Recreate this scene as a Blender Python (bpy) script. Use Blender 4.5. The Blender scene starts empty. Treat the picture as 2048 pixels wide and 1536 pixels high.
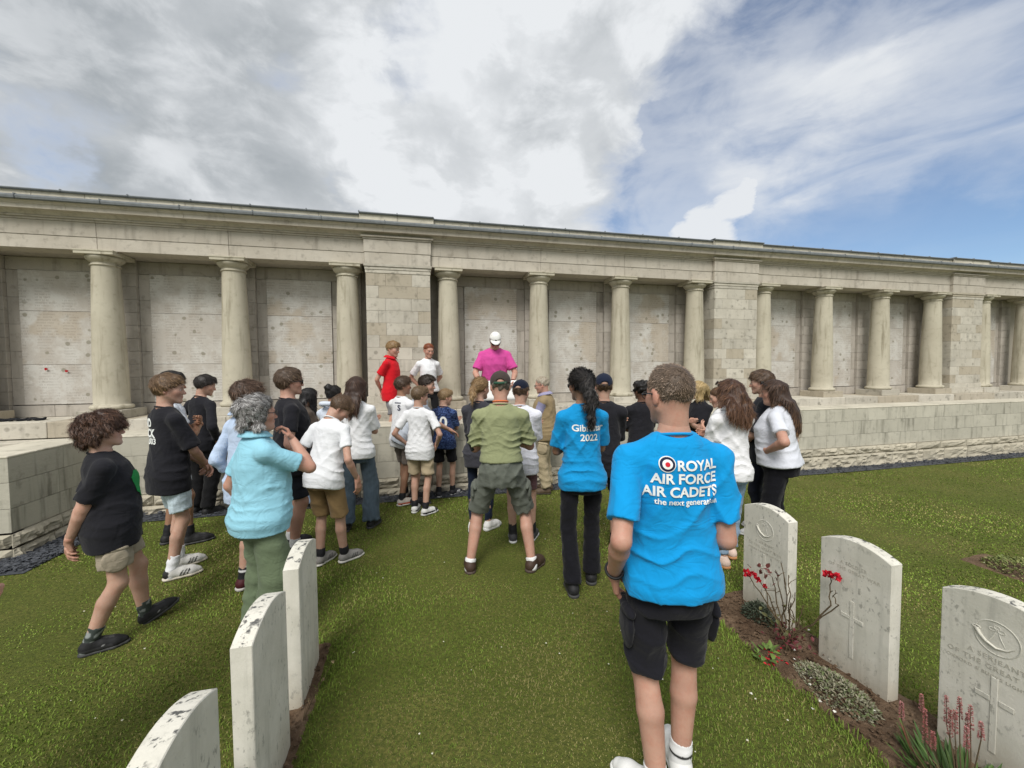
import bpy, bmesh, math, random
import numpy as np
from mathutils import Vector, Matrix, noise as mnoise
from mathutils.bvhtree import BVHTree
R = math.radians
SC = bpy.context.scene
COL = SC.collection
rng = np.random.default_rng(7)
random.seed(7)

# ---------------------------------------------------------------- camera
CAM_H, F_PX, YAW, PITCH, ROLL = 1.80, 800.2, 0.2316, 0.0411, -0.0075
_fw = np.array([math.sin(YAW), math.cos(YAW), 0]); _r = np.array([math.cos(YAW), -math.sin(YAW), 0]); _u = np.array([0, 0, 1.])
C_F = _fw*math.cos(PITCH) - _u*math.sin(PITCH)
_u2 = _u*math.cos(PITCH) + _fw*math.sin(PITCH)
C_R = _r*math.cos(ROLL) + _u2*math.sin(ROLL)
C_U = _u2*math.cos(ROLL) - _r*math.sin(ROLL)
C_O = np.array([0, 0, CAM_H])
cam_d = bpy.data.cameras.new('camera'); cam = bpy.data.objects.new('camera', cam_d); COL.objects.link(cam)
M = Matrix.Identity(4)
for i in range(3):
    M[i][0], M[i][1], M[i][2], M[i][3] = C_R[i], C_U[i], -C_F[i], C_O[i]
cam.matrix_world = M
cam_d.sensor_fit = 'HORIZONTAL'; cam_d.sensor_width = 36.0; cam_d.lens = F_PX/2048*36.0
cam_d.clip_start = 0.05; cam_d.clip_end = 3000
SC.camera = cam

# ---------------------------------------------------------------- view settings
SC.view_settings.view_transform = 'Standard'; SC.view_settings.look = 'None'
SC.view_settings.exposure = 0.32; SC.view_settings.gamma = 1.0; SC.view_settings.use_curve_mapping = False
SC.render.engine = 'CYCLES'
SC.cycles.use_denoising = True
SC.cycles.max_bounces = 6; SC.cycles.diffuse_bounces = 3; SC.cycles.glossy_bounces = 2
SC.cycles.transparent_max_bounces = 6

def ray(px, py):
    d = C_F*F_PX + C_R*(px-1024) - C_U*(py-768)
    return d/np.linalg.norm(d)
def project(P):
    v = np.asarray(P, float)-C_O; d = v@C_F
    return 1024+F_PX*(v@C_R)/d, 768-F_PX*(v@C_U)/d
def gz(x):
    t = np.clip(np.asarray(x, float)/8, 0, 1)
    return -.13*t*t*(3-2*t)
def ground_at(px, py):
    d = ray(px, py); z = 0.0
    for _ in range(20):
        t = (z-CAM_H)/d[2]; z = float(gz(t*d[0]))
    return np.array([t*d[0], t*d[1], z])
def plane_at(px, py, Y):
    d = ray(px, py); return C_O + d*(Y/d[1])

# ---------------------------------------------------------------- node helper
class NT:
    def __init__(s, tree):
        s.t = tree; s.n = tree.nodes; s.l = tree.links
    def __call__(s, typ, inputs=None, **props):
        nd = s.n.new(typ)
        for k, v in props.items(): setattr(nd, k, v)
        for k, v in (inputs or {}).items():
            sk = nd.inputs[k]
            if hasattr(v, 'is_linked') or isinstance(v, bpy.types.NodeSocket): s.l.new(v, sk)
            else: sk.default_value = v
        return nd
    def math(s, op, a, b=None, clamp=False):
        nd = s('ShaderNodeMath', operation=op, use_clamp=clamp)
        for i, v in enumerate((a, b)):
            if v is None: continue
            if isinstance(v, bpy.types.NodeSocket): s.l.new(v, nd.inputs[i])
            else: nd.inputs[i].default_value = v
        return nd.outputs[0]
    def smooth(s, v, a, b, lo=0., hi=1.):
        nd = s('ShaderNodeMapRange', {'Value': v, 'From Min': a, 'From Max': b, 'To Min': lo, 'To Max': hi}, interpolation_type='SMOOTHSTEP')
        return nd.outputs[0]
    def mix(s, f, a, b, blend='MIX'):
        nd = s('ShaderNodeMix', data_type='RGBA', blend_type=blend)
        for sk, v in ((nd.inputs[0], f), (nd.inputs[6], a), (nd.inputs[7], b)):
            if isinstance(v, bpy.types.NodeSocket): s.l.new(v, sk)
            elif sk.type == 'RGBA': sk.default_value = (*v[:3], 1)
            else: sk.default_value = v
        return nd.outputs[2]
    def noise(s, vec, scale, detail=4, rough=.55, dist=0.):
        nd = s('ShaderNodeTexNoise', {'Scale': scale, 'Detail': detail, 'Roughness': rough, 'Distortion': dist})
        if vec is not None: s.l.new(vec, nd.inputs['Vector'])
        return nd.outputs[0]
    def vmul(s, vec, xyz):
        nd = s('ShaderNodeVectorMath', operation='MULTIPLY'); s.l.new(vec, nd.inputs[0]); nd.inputs[1].default_value = xyz
        return nd.outputs[0]
def lin(r, g, b):
    f = lambda c: (c/255/12.92) if c/255 <= .04045 else ((c/255+.055)/1.055)**2.4
    return (f(r), f(g), f(b))

# ---------------------------------------------------------------- sky and sun
SUN_EL, SUN_AZ = 50.0, 205.0        # azimuth clockwise from +Y: behind the camera, a little to its left
world = bpy.data.worlds.new('World'); SC.world = world; world.use_nodes = True
wt = NT(world.node_tree); wt.n.clear()
tc = wt('ShaderNodeTexCoord'); D_ = wt('ShaderNodeVectorMath', {0: tc.outputs['Generated']}, operation='NORMALIZE').outputs[0]
sky = wt('ShaderNodeTexSky', sky_type='NISHITA', sun_disc=False, sun_elevation=R(SUN_EL), sun_rotation=R(SUN_AZ), altitude=100, air_density=1.0, dust_density=.6, ozone_density=3.4)
sep = wt('ShaderNodeSeparateXYZ', {0: D_})
den = wt.math('ADD', wt.math('MAXIMUM', sep.outputs[2], 0.0), .22)
pv = wt('ShaderNodeCombineXYZ', {0: wt.math('DIVIDE', sep.outputs[0], den), 1: wt.math('DIVIDE', sep.outputs[1], den), 2: .0}).outputs[0]
def dotd(v): return wt('ShaderNodeVectorMath', {0: D_, 1: tuple(v)}, operation='DOT_PRODUCT').outputs['Value']
def blob(px, py, a0, a1):
    return wt.smooth(dotd(ray(px, py)), math.cos(R(a1)), math.cos(R(a0)))
Dz = wt.vmul(D_, (1, 1, 1.7))
nc = wt('ShaderNodeTexNoise', {'Vector': Dz, 'Scale': 4.2, 'Detail': 7, 'Roughness': .58})
wob = wt('ShaderNodeVectorMath', {0: nc.outputs['Color'], 1: (.5, .5, .5)}, operation='SUBTRACT').outputs[0]
wsc = wt('ShaderNodeVectorMath', {0: wob}, operation='SCALE'); wsc.inputs['Scale'].default_value = .30
Dw_ = wt('ShaderNodeVectorMath', {0: wt('ShaderNodeVectorMath', {0: D_, 1: wsc.outputs[0]}, operation='ADD').outputs[0]}, operation='NORMALIZE').outputs[0]
def wblob(px, py, a0, a1):
    return wt.smooth(wt('ShaderNodeVectorMath', {0: Dw_, 1: tuple(ray(px, py))}, operation='DOT_PRODUCT').outputs['Value'], math.cos(R(a1)), math.cos(R(a0)))
n_big = wt.noise(Dz, 2.3, 9, .56, .25)
n_mid = wt.noise(Dz, 6.5, 9, .58, .3)
n_shade = wt.noise(wt('ShaderNodeVectorMath', {0: Dz, 1: (3.1, 1.7, .4)}, operation='ADD').outputs[0], 2.4, 7, .55, .3)
clear = wt.math('MULTIPLY', wt.math('ADD', wblob(1850, 500, 6, 42), blob(1850, 500, 6, 42)), .5)   # towards the clear part of the sky
cov = wt.math('ADD', wt.math('MULTIPLY', n_big, .55), wt.math('MULTIPLY', n_mid, .45))
cov = wt.math('SUBTRACT', wt.math('ADD', cov, .215), wt.math('MULTIPLY', clear, .42))
for (px, py, a0, a1, w) in ((790, 50, .5, 8, .15), (110, 175, .5, 7, .09), (720, 405, .4, 6, .17), (60, 290, .5, 5, .09), (1330, 262, .3, 4, .15), (600, 140, .3, 5, .12)):
    cov = wt.math('SUBTRACT', cov, wt.math('MULTIPLY', wblob(px, py, a0, a1), w))
thick = wt.smooth(cov, .36, .62)
# thin high streaks drawn out from lower left to upper right, and a thin veil above them
rot_ = wt('ShaderNodeMapping', {'Vector': D_, 'Rotation': (0, 0, R(48))})
rot2 = wt('ShaderNodeMapping', {'Vector': rot_.outputs[0], 'Rotation': (0, R(-14), 0), 'Scale': (1.6, 1.6, 9.)})
n_cir = wt.noise(rot2.outputs[0], 1.5, 7, .52, .6)
n_fib = wt.noise(wt('ShaderNodeMapping', {'Vector': rot_.outputs[0], 'Rotation': (0, R(32), 0), 'Scale': (4., 4., 14.)}).outputs[0], 1.2, 6, .55, .6)
cir = wt.smooth(n_cir, .46, .74)
veil = wt.math('MULTIPLY', wt.math('ADD', wblob(1330, 190, 6, 24), wt.math('MULTIPLY', blob(1500, 20, 3, 32), .55), True), wt.smooth(n_mid, .18, .60))
band = wt.math('ADD', wt.math('ADD', wblob(1560, 278, 1, 9), wblob(1780, 235, 1, 9)), wblob(1990, 190, 1, 9), True)
band = wt.math('MULTIPLY', band, wt.smooth(n_fib, .22, .70))
cir = wt.math('ADD', wt.math('ADD', wt.math('MULTIPLY', cir, .12), wt.math('MULTIPLY', veil, .50)), wt.math('MULTIPLY', band, .42), True)
# one small heaped cloud low over the roof
def puff(px, py, r0, r1, amp): return wt.smooth(wt.math('ADD', wt.math('MULTIPLY', wt.math('SUBTRACT', n_mid, .5), amp), dotd(ray(px, py))), math.cos(R(r1)), math.cos(R(r0)))
cum = wt.math('MAXIMUM', wt.math('MAXIMUM', puff(1425, 462, 2.2, 3.8, .008), puff(1462, 420, 1.4, 2.7, .005)), wt.math('MAXIMUM', puff(1492, 390, .5, 1.7, .0035), puff(1385, 485, 1.6, 3.2, .006)))
alpha = wt.math('MAXIMUM', wt.math('MAXIMUM', thick, cir), wt.math('MULTIPLY', cum, .95))
dark = wt.math('ADD', wt.math('MULTIPLY', wt.smooth(n_shade, .40, .64), .50), wt.math('MULTIPLY', wblob(230, 50, 5, 27), .62))
dark = wt.math('ADD', dark, wt.math('MULTIPLY', wblob(1190, 190, 3, 18), .42))
dark = wt.math('SUBTRACT', dark, wt.math('MULTIPLY', wt.smooth(n_mid, .42, .66), .52))
dark = wt.math('SUBTRACT', dark, wt.math('MULTIPLY', wblob(960, 10, 2, 12), .45))
dark = wt.math('MULTIPLY', wt.math('MULTIPLY', dark, wt.smooth(thick, .35, 1.)), wt.math('SUBTRACT', 1., wt.math('MULTIPLY', cum, .9)), True)
ccol = wt.mix(dark, lin(230, 233, 236), lin(166, 172, 177))
bg1 = wt('ShaderNodeBackground', {'Color': sky.outputs[0], "Strength": .105})
bg2 = wt('ShaderNodeBackground', {'Color': ccol, 'Strength': .83})
ms = wt('ShaderNodeMixShader', {0: alpha, 1: bg1.outputs[0], 2: bg2.outputs[0]})
wo = wt('ShaderNodeOutputWorld', {0: ms.outputs[0]})
world.cycles.sampling_method = 'MANUAL'; world.cycles.sample_map_resolution = 1024
sun_d = bpy.data.lights.new('sun', 'SUN'); sun_d.energy = 2.5; sun_d.angle = R(24); sun_d.color = (1, .965, .91)
sun = bpy.data.objects.new('sun', sun_d); COL.objects.link(sun)
_sd = Vector((math.sin(R(SUN_AZ))*math.cos(R(SUN_EL)), math.cos(R(SUN_AZ))*math.cos(R(SUN_EL)), math.sin(R(SUN_EL))))
sun.rotation_euler = _sd.to_track_quat('Z', 'Y').to_euler(); sun.location = _sd*30
# ---------------------------------------------------------------- mesh helpers
def tag(o, label=None, cat=None, group=None, kind=None):
    if label: o['label'] = label
    if cat: o['category'] = cat
    if group: o['group'] = group
    if kind: o['kind'] = kind
    return o
def obj(name, me, mat=None, parent=None, smooth=False):
    o = bpy.data.objects.new(name, me); COL.objects.link(o)
    if mat is not None and not me.materials: me.materials.append(mat)
    if parent is not None: o.parent = parent
    if len(me.polygons): me.polygons.foreach_set('use_smooth', np.full(len(me.polygons), bool(smooth)))
    return o
def empty(name, loc=(0, 0, 0), rz=0):
    o = bpy.data.objects.new(name, None); COL.objects.link(o); o.location = loc; o.rotation_euler = (0, 0, rz); o.empty_display_size = .1
    return o
def np_mesh(name, V, faces_list):
    """V (n,3); faces_list: list of int arrays (m,k)."""
    me = bpy.data.meshes.new(name); V = np.asarray(V, np.float32)
    me.vertices.add(len(V)); me.vertices.foreach_set('co', V.ravel())
    li, ls, st = [], [], 0
    for Fa in faces_list:
        Fa = np.asarray(Fa, np.int32)
        if len(Fa) == 0: continue
        k = Fa.shape[1]; li.append(Fa.ravel()); ls.append(st+np.arange(len(Fa))*k); st += Fa.size
    li = np.concatenate(li); ls = np.concatenate(ls)
    me.loops.add(len(li)); me.loops.foreach_set('vertex_index', li)
    me.polygons.add(len(ls)); me.polygons.foreach_set('loop_start', ls.astype(np.int32))
    me.update(calc_edges=True); me.validate()
    return me
def vcol(me, C, name='Col'):
    a = me.color_attributes.new(name, 'FLOAT_COLOR', 'POINT')
    C = np.asarray(C, np.float32)
    if C.shape[1] == 3: C = np.concatenate([C, np.ones((len(C), 1), np.float32)], 1)
    a.data.foreach_set('color', C.ravel())
_BX = None
def box_mesh(x0, x1, y0, y1, z0, z1, b=.004, name='block'):
    """bevelled box, 44 triangles"""
    c = []
    lo = np.array([x0, y0, z0]); hi = np.array([x1, y1, z1]); V = []
    idx = {}
    for sx in (0, 1):
        for sy in (0, 1):
            for sz in (0, 1):
                s = np.array([sx, sy, sz]); corner = np.where(s, hi, lo); inn = np.where(s, hi-b, lo+b)
                for ax in range(3):
                    q = inn.copy(); q[ax] = corner[ax]; idx[(sx, sy, sz, ax)] = len(V); V.append(q)
    F4, F3 = [], []
    for ax in range(3):
        o1, o2 = (ax+1) % 3, (ax+2) % 3
        for s in (0, 1):
            quad = []
            for (a, bb) in ((0, 0), (1, 0), (1, 1), (0, 1)):
                k = [0, 0, 0]; k[ax] = s; k[o1] = a; k[o2] = bb; quad.append(idx[(*k, ax)])
            F4.append(quad if s else quad[::-1])
        for a in (0, 1):
            for bb in (0, 1):
                k0 = [0, 0, 0]; k0[o1] = a; k0[o2] = bb; k1 = list(k0); k1[ax] = 1
                q = [idx[(*k0, o1)], idx[(*k1, o1)], idx[(*k1, o2)], idx[(*k0, o2)]]
                F4.append(q if a ^ bb else q[::-1])
    for sx in (0, 1):
        for sy in (0, 1):
            for sz in (0, 1):
                t = [idx[(sx, sy, sz, 0)], idx[(sx, sy, sz, 1)], idx[(sx, sy, sz, 2)]]
                F3.append(t if (sx+sy+sz) % 2 else t[::-1])
    return np_mesh(name, V, [F4, F3])
def box(name, x0, x1, y0, y1, z0, z1, mat, parent=None, b=.004):
    return obj(name, box_mesh(x0, x1, y0, y1, z0, z1, b, name), mat, parent)
def lathe_mesh(name, prof, seg=40):
    V, F = [], []
    n = len(prof)
    for i in range(seg):
        a = 2*math.pi*i/seg
        for r, z in prof: V.append((r*math.cos(a), r*math.sin(a), z))
    for i in range(seg):
        j = (i+1) % seg
        for k in range(n-1): F.append((i*n+k, j*n+k, j*n+k+1, i*n+k+1))
    return np_mesh(name, V, [F])
def extrude_mesh(name, prof, x0, x1, cap=True):
    """profile of (y,z) points, counter-clockwise seen from +x, run along x"""
    n = len(prof); V = [(x0, y, z) for y, z in prof]+[(x1, y, z) for y, z in prof]
    F = [(i, (i+1) % n, n+(i+1) % n, n+i) for i in range(n)]
    me = bpy.data.meshes.new(name); me.from_pydata(V, [], F+[tuple(range(n))[::-1], tuple(range(n, 2*n))]); me.update()
    return me
def tube_mesh(name, pts, rads, seg=6, closed=False):
    pts = [Vector(p) for p in pts]; V, F = [], []
    n = len(pts)
    if not hasattr(rads, '__len__'): rads = [rads]*n
    up = Vector((0, 0, 1)) if abs((pts[1]-pts[0]).normalized().z) < .9 else Vector((1, 0, 0))
    for i, p in enumerate(pts):
        t = (pts[(i+1) % n]-pts[i-1]) if closed else (pts[min(i+1, n-1)]-pts[max(i-1, 0)])
        t.normalize(); s = t.cross(up); s = s.normalized() if s.length > 1e-6 else Vector((1, 0, 0)); w = s.cross(t)
        up = w
        for k in range(seg):
            a = 2*math.pi*k/seg; V.append(p+(s*math.cos(a)+w*math.sin(a))*rads[i])
    m = n if closed else n-1
    for i in range(m):
        for k in range(seg):
            a = i*seg+k; b = i*seg+(k+1) % seg; j = ((i+1) % n)*seg
            F.append((a, b, j+(k+1) % seg, j+k))
    me = bpy.data.meshes.new(name); me.from_pydata([tuple(v) for v in V], [], F)
    if not closed:
        pass
    me.update(); return me
def join_meshes(name, meshes):
    bm = bmesh.new()
    for m in meshes: bm.from_mesh(m)
    me = bpy.data.meshes.new(name); bm.to_mesh(me); bm.free(); return me

# ---------------------------------------------------------------- materials
def new_mat(name):
    m = bpy.data.materials.new(name); m.use_nodes = True
    t = NT(m.node_tree); b = t.n['Principled BSDF']; b.inputs['Specular IOR Level'].default_value = .25
    return m, t, b
def bump(t, b, h, strength=.4, dist=.01):
    nd = t('ShaderNodeBump', {'Height': h, 'Strength': strength, 'Distance': dist}); t.l.new(nd.outputs[0], b.inputs['Normal'])
def stone_mat(name, c1, c2, dirt=(.12, .11, .085), streak=.35, dirt_amt=.35, rnd=.22, bstr=.5, fine=60, spots=.0, warm=None):
    m, t, b = new_mat(name)
    co = t('ShaderNodeTexCoord').outputs['Object']; oi = t('ShaderNodeObjectInfo')
    off = t('ShaderNodeVectorMath', {0: co}, operation='ADD'); sc = t('ShaderNodeVectorMath', {0: (7.3, 3.1, 5.7)}, operation='SCALE')
    t.l.new(oi.outputs['Random'], sc.inputs['Scale']); t.l.new(sc.outputs[0], off.inputs[1])
    cv = off.outputs[0]
    n1 = t.noise(cv, 1.7, 6, .6); n2 = t.noise(cv, 9, 5, .6)
    st = t.noise(t.vmul(cv, (9, 9, .9)), 1.0, 5, .6)
    col = t.mix(t.smooth(n1, .3, .7), c1, c2)
    if warm:                                   # some blocks came from another bed of the quarry
        col = t.mix(t.math('MULTIPLY', t.smooth(oi.outputs['Random'], .70, .78), .75), col, warm)
    col = t.mix(t.math('MULTIPLY', t.smooth(st, .50, .78), streak), col, dirt)
    col = t.mix(t.math('MULTIPLY', t.smooth(n2, .52, .75), dirt_amt), col, dirt)
    if spots:
        vo = t('ShaderNodeTexVoronoi', {'Scale': 7.0, 'Randomness': 1.0}); t.l.new(cv, vo.inputs['Vector'])
        sp = t.math('MULTIPLY', t.smooth(vo.outputs['Distance'], .30, .16), t.smooth(t.noise(cv, 3.3, 4, .6), .50, .62))
        col = t.mix(t.math('MULTIPLY', sp, spots), col, dirt)
    val = t.math('ADD', t.math('MULTIPLY', oi.outputs['Random'], rnd), 1-rnd*.55)
    mul = t('ShaderNodeVectorMath', {0: col}, operation='SCALE'); t.l.new(val, mul.inputs['Scale'])
    t.l.new(mul.outputs[0], b.inputs['Base Color']); b.inputs['Roughness'].default_value = .92
    nf = t.noise(cv, fine, 5, .65); nl = t.noise(t.vmul(cv, (3, 3, 9)), 4, 4, .6)
    bump(t, b, t.math('ADD', t.math('MULTIPLY', nf, .6), nl), bstr, .006)
    return m
def flat_mat(name, c, rough=.6, spec=.3, metal=0., var=.0, scale=30, bst=0., bdist=.004):
    m, t, b = new_mat(name); b.inputs['Roughness'].default_value = rough; b.inputs['Specular IOR Level'].default_value = spec; b.inputs['Metallic'].default_value = metal
    co = t('ShaderNodeTexCoord').outputs['Object']; n = t.noise(co, scale, 4, .6)
    f = t.math('ADD', t.math('MULTIPLY', t.math('SUBTRACT', n, .5), var*2), 1.)
    mul = t('ShaderNodeVectorMath', {0: (*c,)}, operation='SCALE'); t.l.new(f, mul.inputs['Scale']); t.l.new(mul.outputs[0], b.inputs['Base Color'])
    if bst: bump(t, b, n, bst, bdist)
    return m
def vc_mat(name, rough=.7, spec=.2, sss=0., bst=0., scale=200, trans=0.):
    m, t, b = new_mat(name); a = t('ShaderNodeVertexColor', layer_name='Col')
    t.l.new(a.outputs[0], b.inputs['Base Color']); b.inputs['Roughness'].default_value = rough; b.inputs['Specular IOR Level'].default_value = spec
    if sss: b.inputs['Subsurface Weight'].default_value = sss; b.inputs['Subsurface Radius'].default_value = (.012, .005, .003)
    if bst: bump(t, b, t.noise(t('ShaderNodeTexCoord').outputs['Object'], scale, 3, .6), bst, .002)
    return m
LIME1, LIME2, LIMEW = (.575, .540, .460), (.47, .438, .365), (.33, .285, .212)
M_pil = stone_mat('limestone_ashlar', LIME1, LIME2, streak=.35, dirt_amt=.5, rnd=.30, warm=LIMEW, spots=.5)
M_back = stone_mat('limestone_wall', (.455, .42, .37), (.385, .352, .305), streak=.5, dirt_amt=.35, rnd=.16)
M_ent = stone_mat('limestone_entablature', (.525, .485, .415), (.44, .40, .335), dirt=(.15, .13, .105), streak=.45, dirt_amt=.42, rnd=.14)
M_col = stone_mat('limestone_column', (.51, .475, .375), (.44, .405, .315), dirt=(.19, .165, .11), streak=.85, dirt_amt=.30, rnd=.06)
M_par = stone_mat('limestone_parapet', (.51, .485, .405), (.43, .41, .34), dirt=(.11, .105, .08), streak=.75, dirt_amt=.35, rnd=.14)
M_top = stone_mat('limestone_coping', (.60, .56, .46), (.46, .43, .35), streak=.0, dirt_amt=.45, rnd=.1)
M_rock = stone_mat('limestone_rockface', (.47, .43, .34), (.37, .34, .265), dirt=(.12, .105, .08), streak=.15, dirt_amt=.5, rnd=.2, bstr=.9, fine=30)
M_lead = flat_mat('lead_sheet', (.165, .178, .185), .75, .2, .0, .40, 14, .4, .01)
M_slate = flat_mat('slate_chip', (.055, .060, .070), .6, .35, 0, .9, 25)
M_joint = flat_mat('mortar', (.33, .30, .25), .95, .1, 0, .2, 40)

def tablet_mat():
    m, t, b = new_mat('inscribed_tablet')
    co = t('ShaderNodeTexCoord').outputs['Object']; oi = t('ShaderNodeObjectInfo')
    sc = t('ShaderNodeVectorMath', {0: (11.3, 5.1, 8.7)}, operation='SCALE'); t.l.new(oi.outputs['Random'], sc.inputs['Scale'])
    cv = t('ShaderNodeVectorMath', {0: co, 1: sc.outputs[0]}, operation='ADD').outputs[0]
    n1 = t.noise(cv, 2.2, 9, .68, .4); n2 = t.noise(cv, 5.5, 9, .72, .3); n3 = t.noise(cv, 24, 6, .7)
    col = t.mix(t.smooth(n1, .40, .60), (.465, .435, .39), (.555, .54, .50))
    col = t.mix(t.math('MULTIPLY', t.smooth(n2, .50, .62), .45), col, (.43, .385, .33))
    brown = t.math('MULTIPLY', t.smooth(t.noise(cv, 1.3, 5, .6), .52, .60), t.smooth(oi.outputs['Random'], .55, .62))
    col = t.mix(t.math('MULTIPLY', brown, .55), col, (.42, .35, .26))
    col = t.mix(t.math('MULTIPLY', t.smooth(n3, .55, .66), .35), col, (.34, .30, .25))
    # shell-like lichen spots
    vo = t('ShaderNodeTexVoronoi', {'Scale': 7.5, 'Randomness': 1.0}); t.l.new(cv, vo.inputs['Vector'])
    pick = t('ShaderNodeSeparateXYZ', {0: vo.outputs['Color']}).outputs[0]
    dd = t.math('ADD', vo.outputs['Distance'], t.math('MULTIPLY', n3, .22))
    spot = t.math('MULTIPLY', t.smooth(dd, .40, .30), t.smooth(pick, .64, .70))
    col = t.mix(t.math('MULTIPLY', spot, .72), col, (.22, .205, .15))
    # rows of cut names in columns, worn away in places
    s = t('ShaderNodeSeparateXYZ', {0: co}); RW = 23.
    row = t.math('FRACT', t.math('MULTIPLY', s.outputs[2], RW)); rid = t.math('FLOOR', t.math('MULTIPLY', s.outputs[2], RW))
    rowm = t.math('MULTIPLY', t.smooth(row, .18, .24), t.smooth(row, .80, .74))
    cid = t.math('FLOOR', t.math('MULTIPLY', s.outputs[0], 3.0)); cx = t.math('FRACT', t.math('MULTIPLY', s.outputs[0], 3.0))
    wn = t('ShaderNodeTexWhiteNoise', {0: t('ShaderNodeCombineXYZ', {0: cid, 1: rid, 2: oi.outputs['Random']}).outputs[0]}).outputs[0]
    colm = t.math('MULTIPLY', t.math('GREATER_THAN', cx, .05), t.math('LESS_THAN', cx, t.math('ADD', .45, t.math('MULTIPLY', wn, .45))))
    lx = t.math('FRACT', t.math('MULTIPLY', s.outputs[0], 62.)); lid = t.math('FLOOR', t.math('MULTIPLY', s.outputs[0], 62.))
    lr = t('ShaderNodeTexWhiteNoise', {0: t('ShaderNodeCombineXYZ', {0: lid, 1: rid, 2: oi.outputs['Random']}).outputs[0]}).outputs[0]
    stem = t.math('LESS_THAN', t.math('ABSOLUTE', t.math('SUBTRACT', lx, t.math('ADD', .25, t.math('MULTIPLY', lr, .3)))), .20)
    bar = t.math('LESS_THAN', t.math('ABSOLUTE', t.math('SUBTRACT', row, t.math('ADD', .3, t.math('MULTIPLY', lr, .4)))), .08)
    let = t.math('MULTIPLY', t.math('MAXIMUM', stem, t.math('MULTIPLY', bar, t.math('LESS_THAN', lx, .8))), t.math('GREATER_THAN', lr, .14))
    txt = t.math('MULTIPLY', t.math('MULTIPLY', rowm, colm), let)
    txt = t.math('MULTIPLY', txt, t.smooth(t.noise(cv, 2.6, 6, .65), .36, .52))
    col = t.mix(t.math('MULTIPLY', txt, .42), col, (.22, .19, .16))
    t.l.new(col, b.inputs['Base Color']); b.inputs['Roughness'].default_value = .9
    bump(t, b, t.math('SUBTRACT', t.noise(cv, 60, 5, .65), t.math('MULTIPLY', txt, 1.0)), .3, .003)
    return m
M_tab = tablet_mat()
def ground_mat():
    m, t, b = new_mat('lawn_turf'); co = t('ShaderNodeTexCoord').outputs['Object']
    n = t.noise(co, .9, 6, .6); n2 = t.noise(co, 45, 6, .7)
    col = t.mix(t.smooth(n, .35, .68), (.115, .140, .020), (.20, .18, .05))
    col = t.mix(t.smooth(n2, .35, .7), (.075, .092, .016), col)
    t.l.new(col, b.inputs['Base Color']); b.inputs['Roughness'].default_value = .95
    bump(t, b, n2, .9, .03); return m
M_lawn = ground_mat()
def soil_mat():
    m, t, b = new_mat('garden_soil'); co = t('ShaderNodeTexCoord').outputs['Object']
    n = t.noise(co, 6, 7, .65); n2 = t.noise(co, 60, 5, .7)
    col = t.mix(t.smooth(n, .3, .7), (.095, .058, .034), (.20, .135, .085)); col = t.mix(t.smooth(n2, .55, .75), col, (.27, .20, .14))
    t.l.new(col, b.inputs['Base Color']); b.inputs['Roughness'].default_value = 1.; bump(t, b, t.math('ADD', n, n2), 1., .02); return m
M_soil = soil_mat()
def headstone_mat():
    m, t, b = new_mat('portland_headstone'); co = t('ShaderNodeTexCoord').outputs['Object']; oi = t('ShaderNodeObjectInfo')
    sc = t('ShaderNodeVectorMath', {0: (3.3, 5.1, 2.7)}, operation='SCALE'); t.l.new(oi.outputs['Random'], sc.inputs['Scale'])
    cv = t('ShaderNodeVectorMath', {0: co, 1: sc.outputs[0]}, operation='ADD').outputs[0]
    g = t('ShaderNodeNewGeometry'); nz = t('ShaderNodeSeparateXYZ', {0: g.outputs['True Normal']}).outputs[2]
    n1 = t.noise(cv, 5, 7, .65); st = t.noise(t.vmul(cv, (16, 16, 1.3)), 1., 6, .65)
    col = t.mix(t.smooth(n1, .35, .65), (.68, .655, .58), (.59, .57, .495))
    col = t.mix(t.math('MULTIPLY', t.smooth(st, .48, .72), .45), col, (.34, .335, .29))
    z = t('ShaderNodeSeparateXYZ', {0: co}).outputs[2]
    low = t.math('MULTIPLY', t.smooth(t.math('ADD', z, t.math('MULTIPLY', t.noise(cv, 7, 5, .6), .3)), .42, .12), .55)
    col = t.mix(low, col, (.33, .275, .185))
    lic = t.math('MULTIPLY', t.smooth(t.noise(t.vmul(cv, (1, 1, .6)), 42, 6, .66), .55, .64), t.smooth(t.noise(cv, 4.5, 5, .62), .40, .58))
    col = t.mix(t.math('MULTIPLY', lic, .55), col, (.14, .14, .12))
    top = t.smooth(nz, .6, .8); spots = t.math('MULTIPLY', t.smooth(t.noise(cv, 30, 5, .62), .52, .60), t.smooth(t.noise(cv, 8, 4, .6), .42, .52))
    col = t.mix(t.math('MULTIPLY', top, spots), col, (.10, .10, .095))
    t.l.new(col, b.inputs['Base Color']); b.inputs['Roughness'].default_value = .9
    bump(t, b, t.noise(cv, 90, 5, .7), .45, .003); return m
M_head = headstone_mat()
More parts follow.
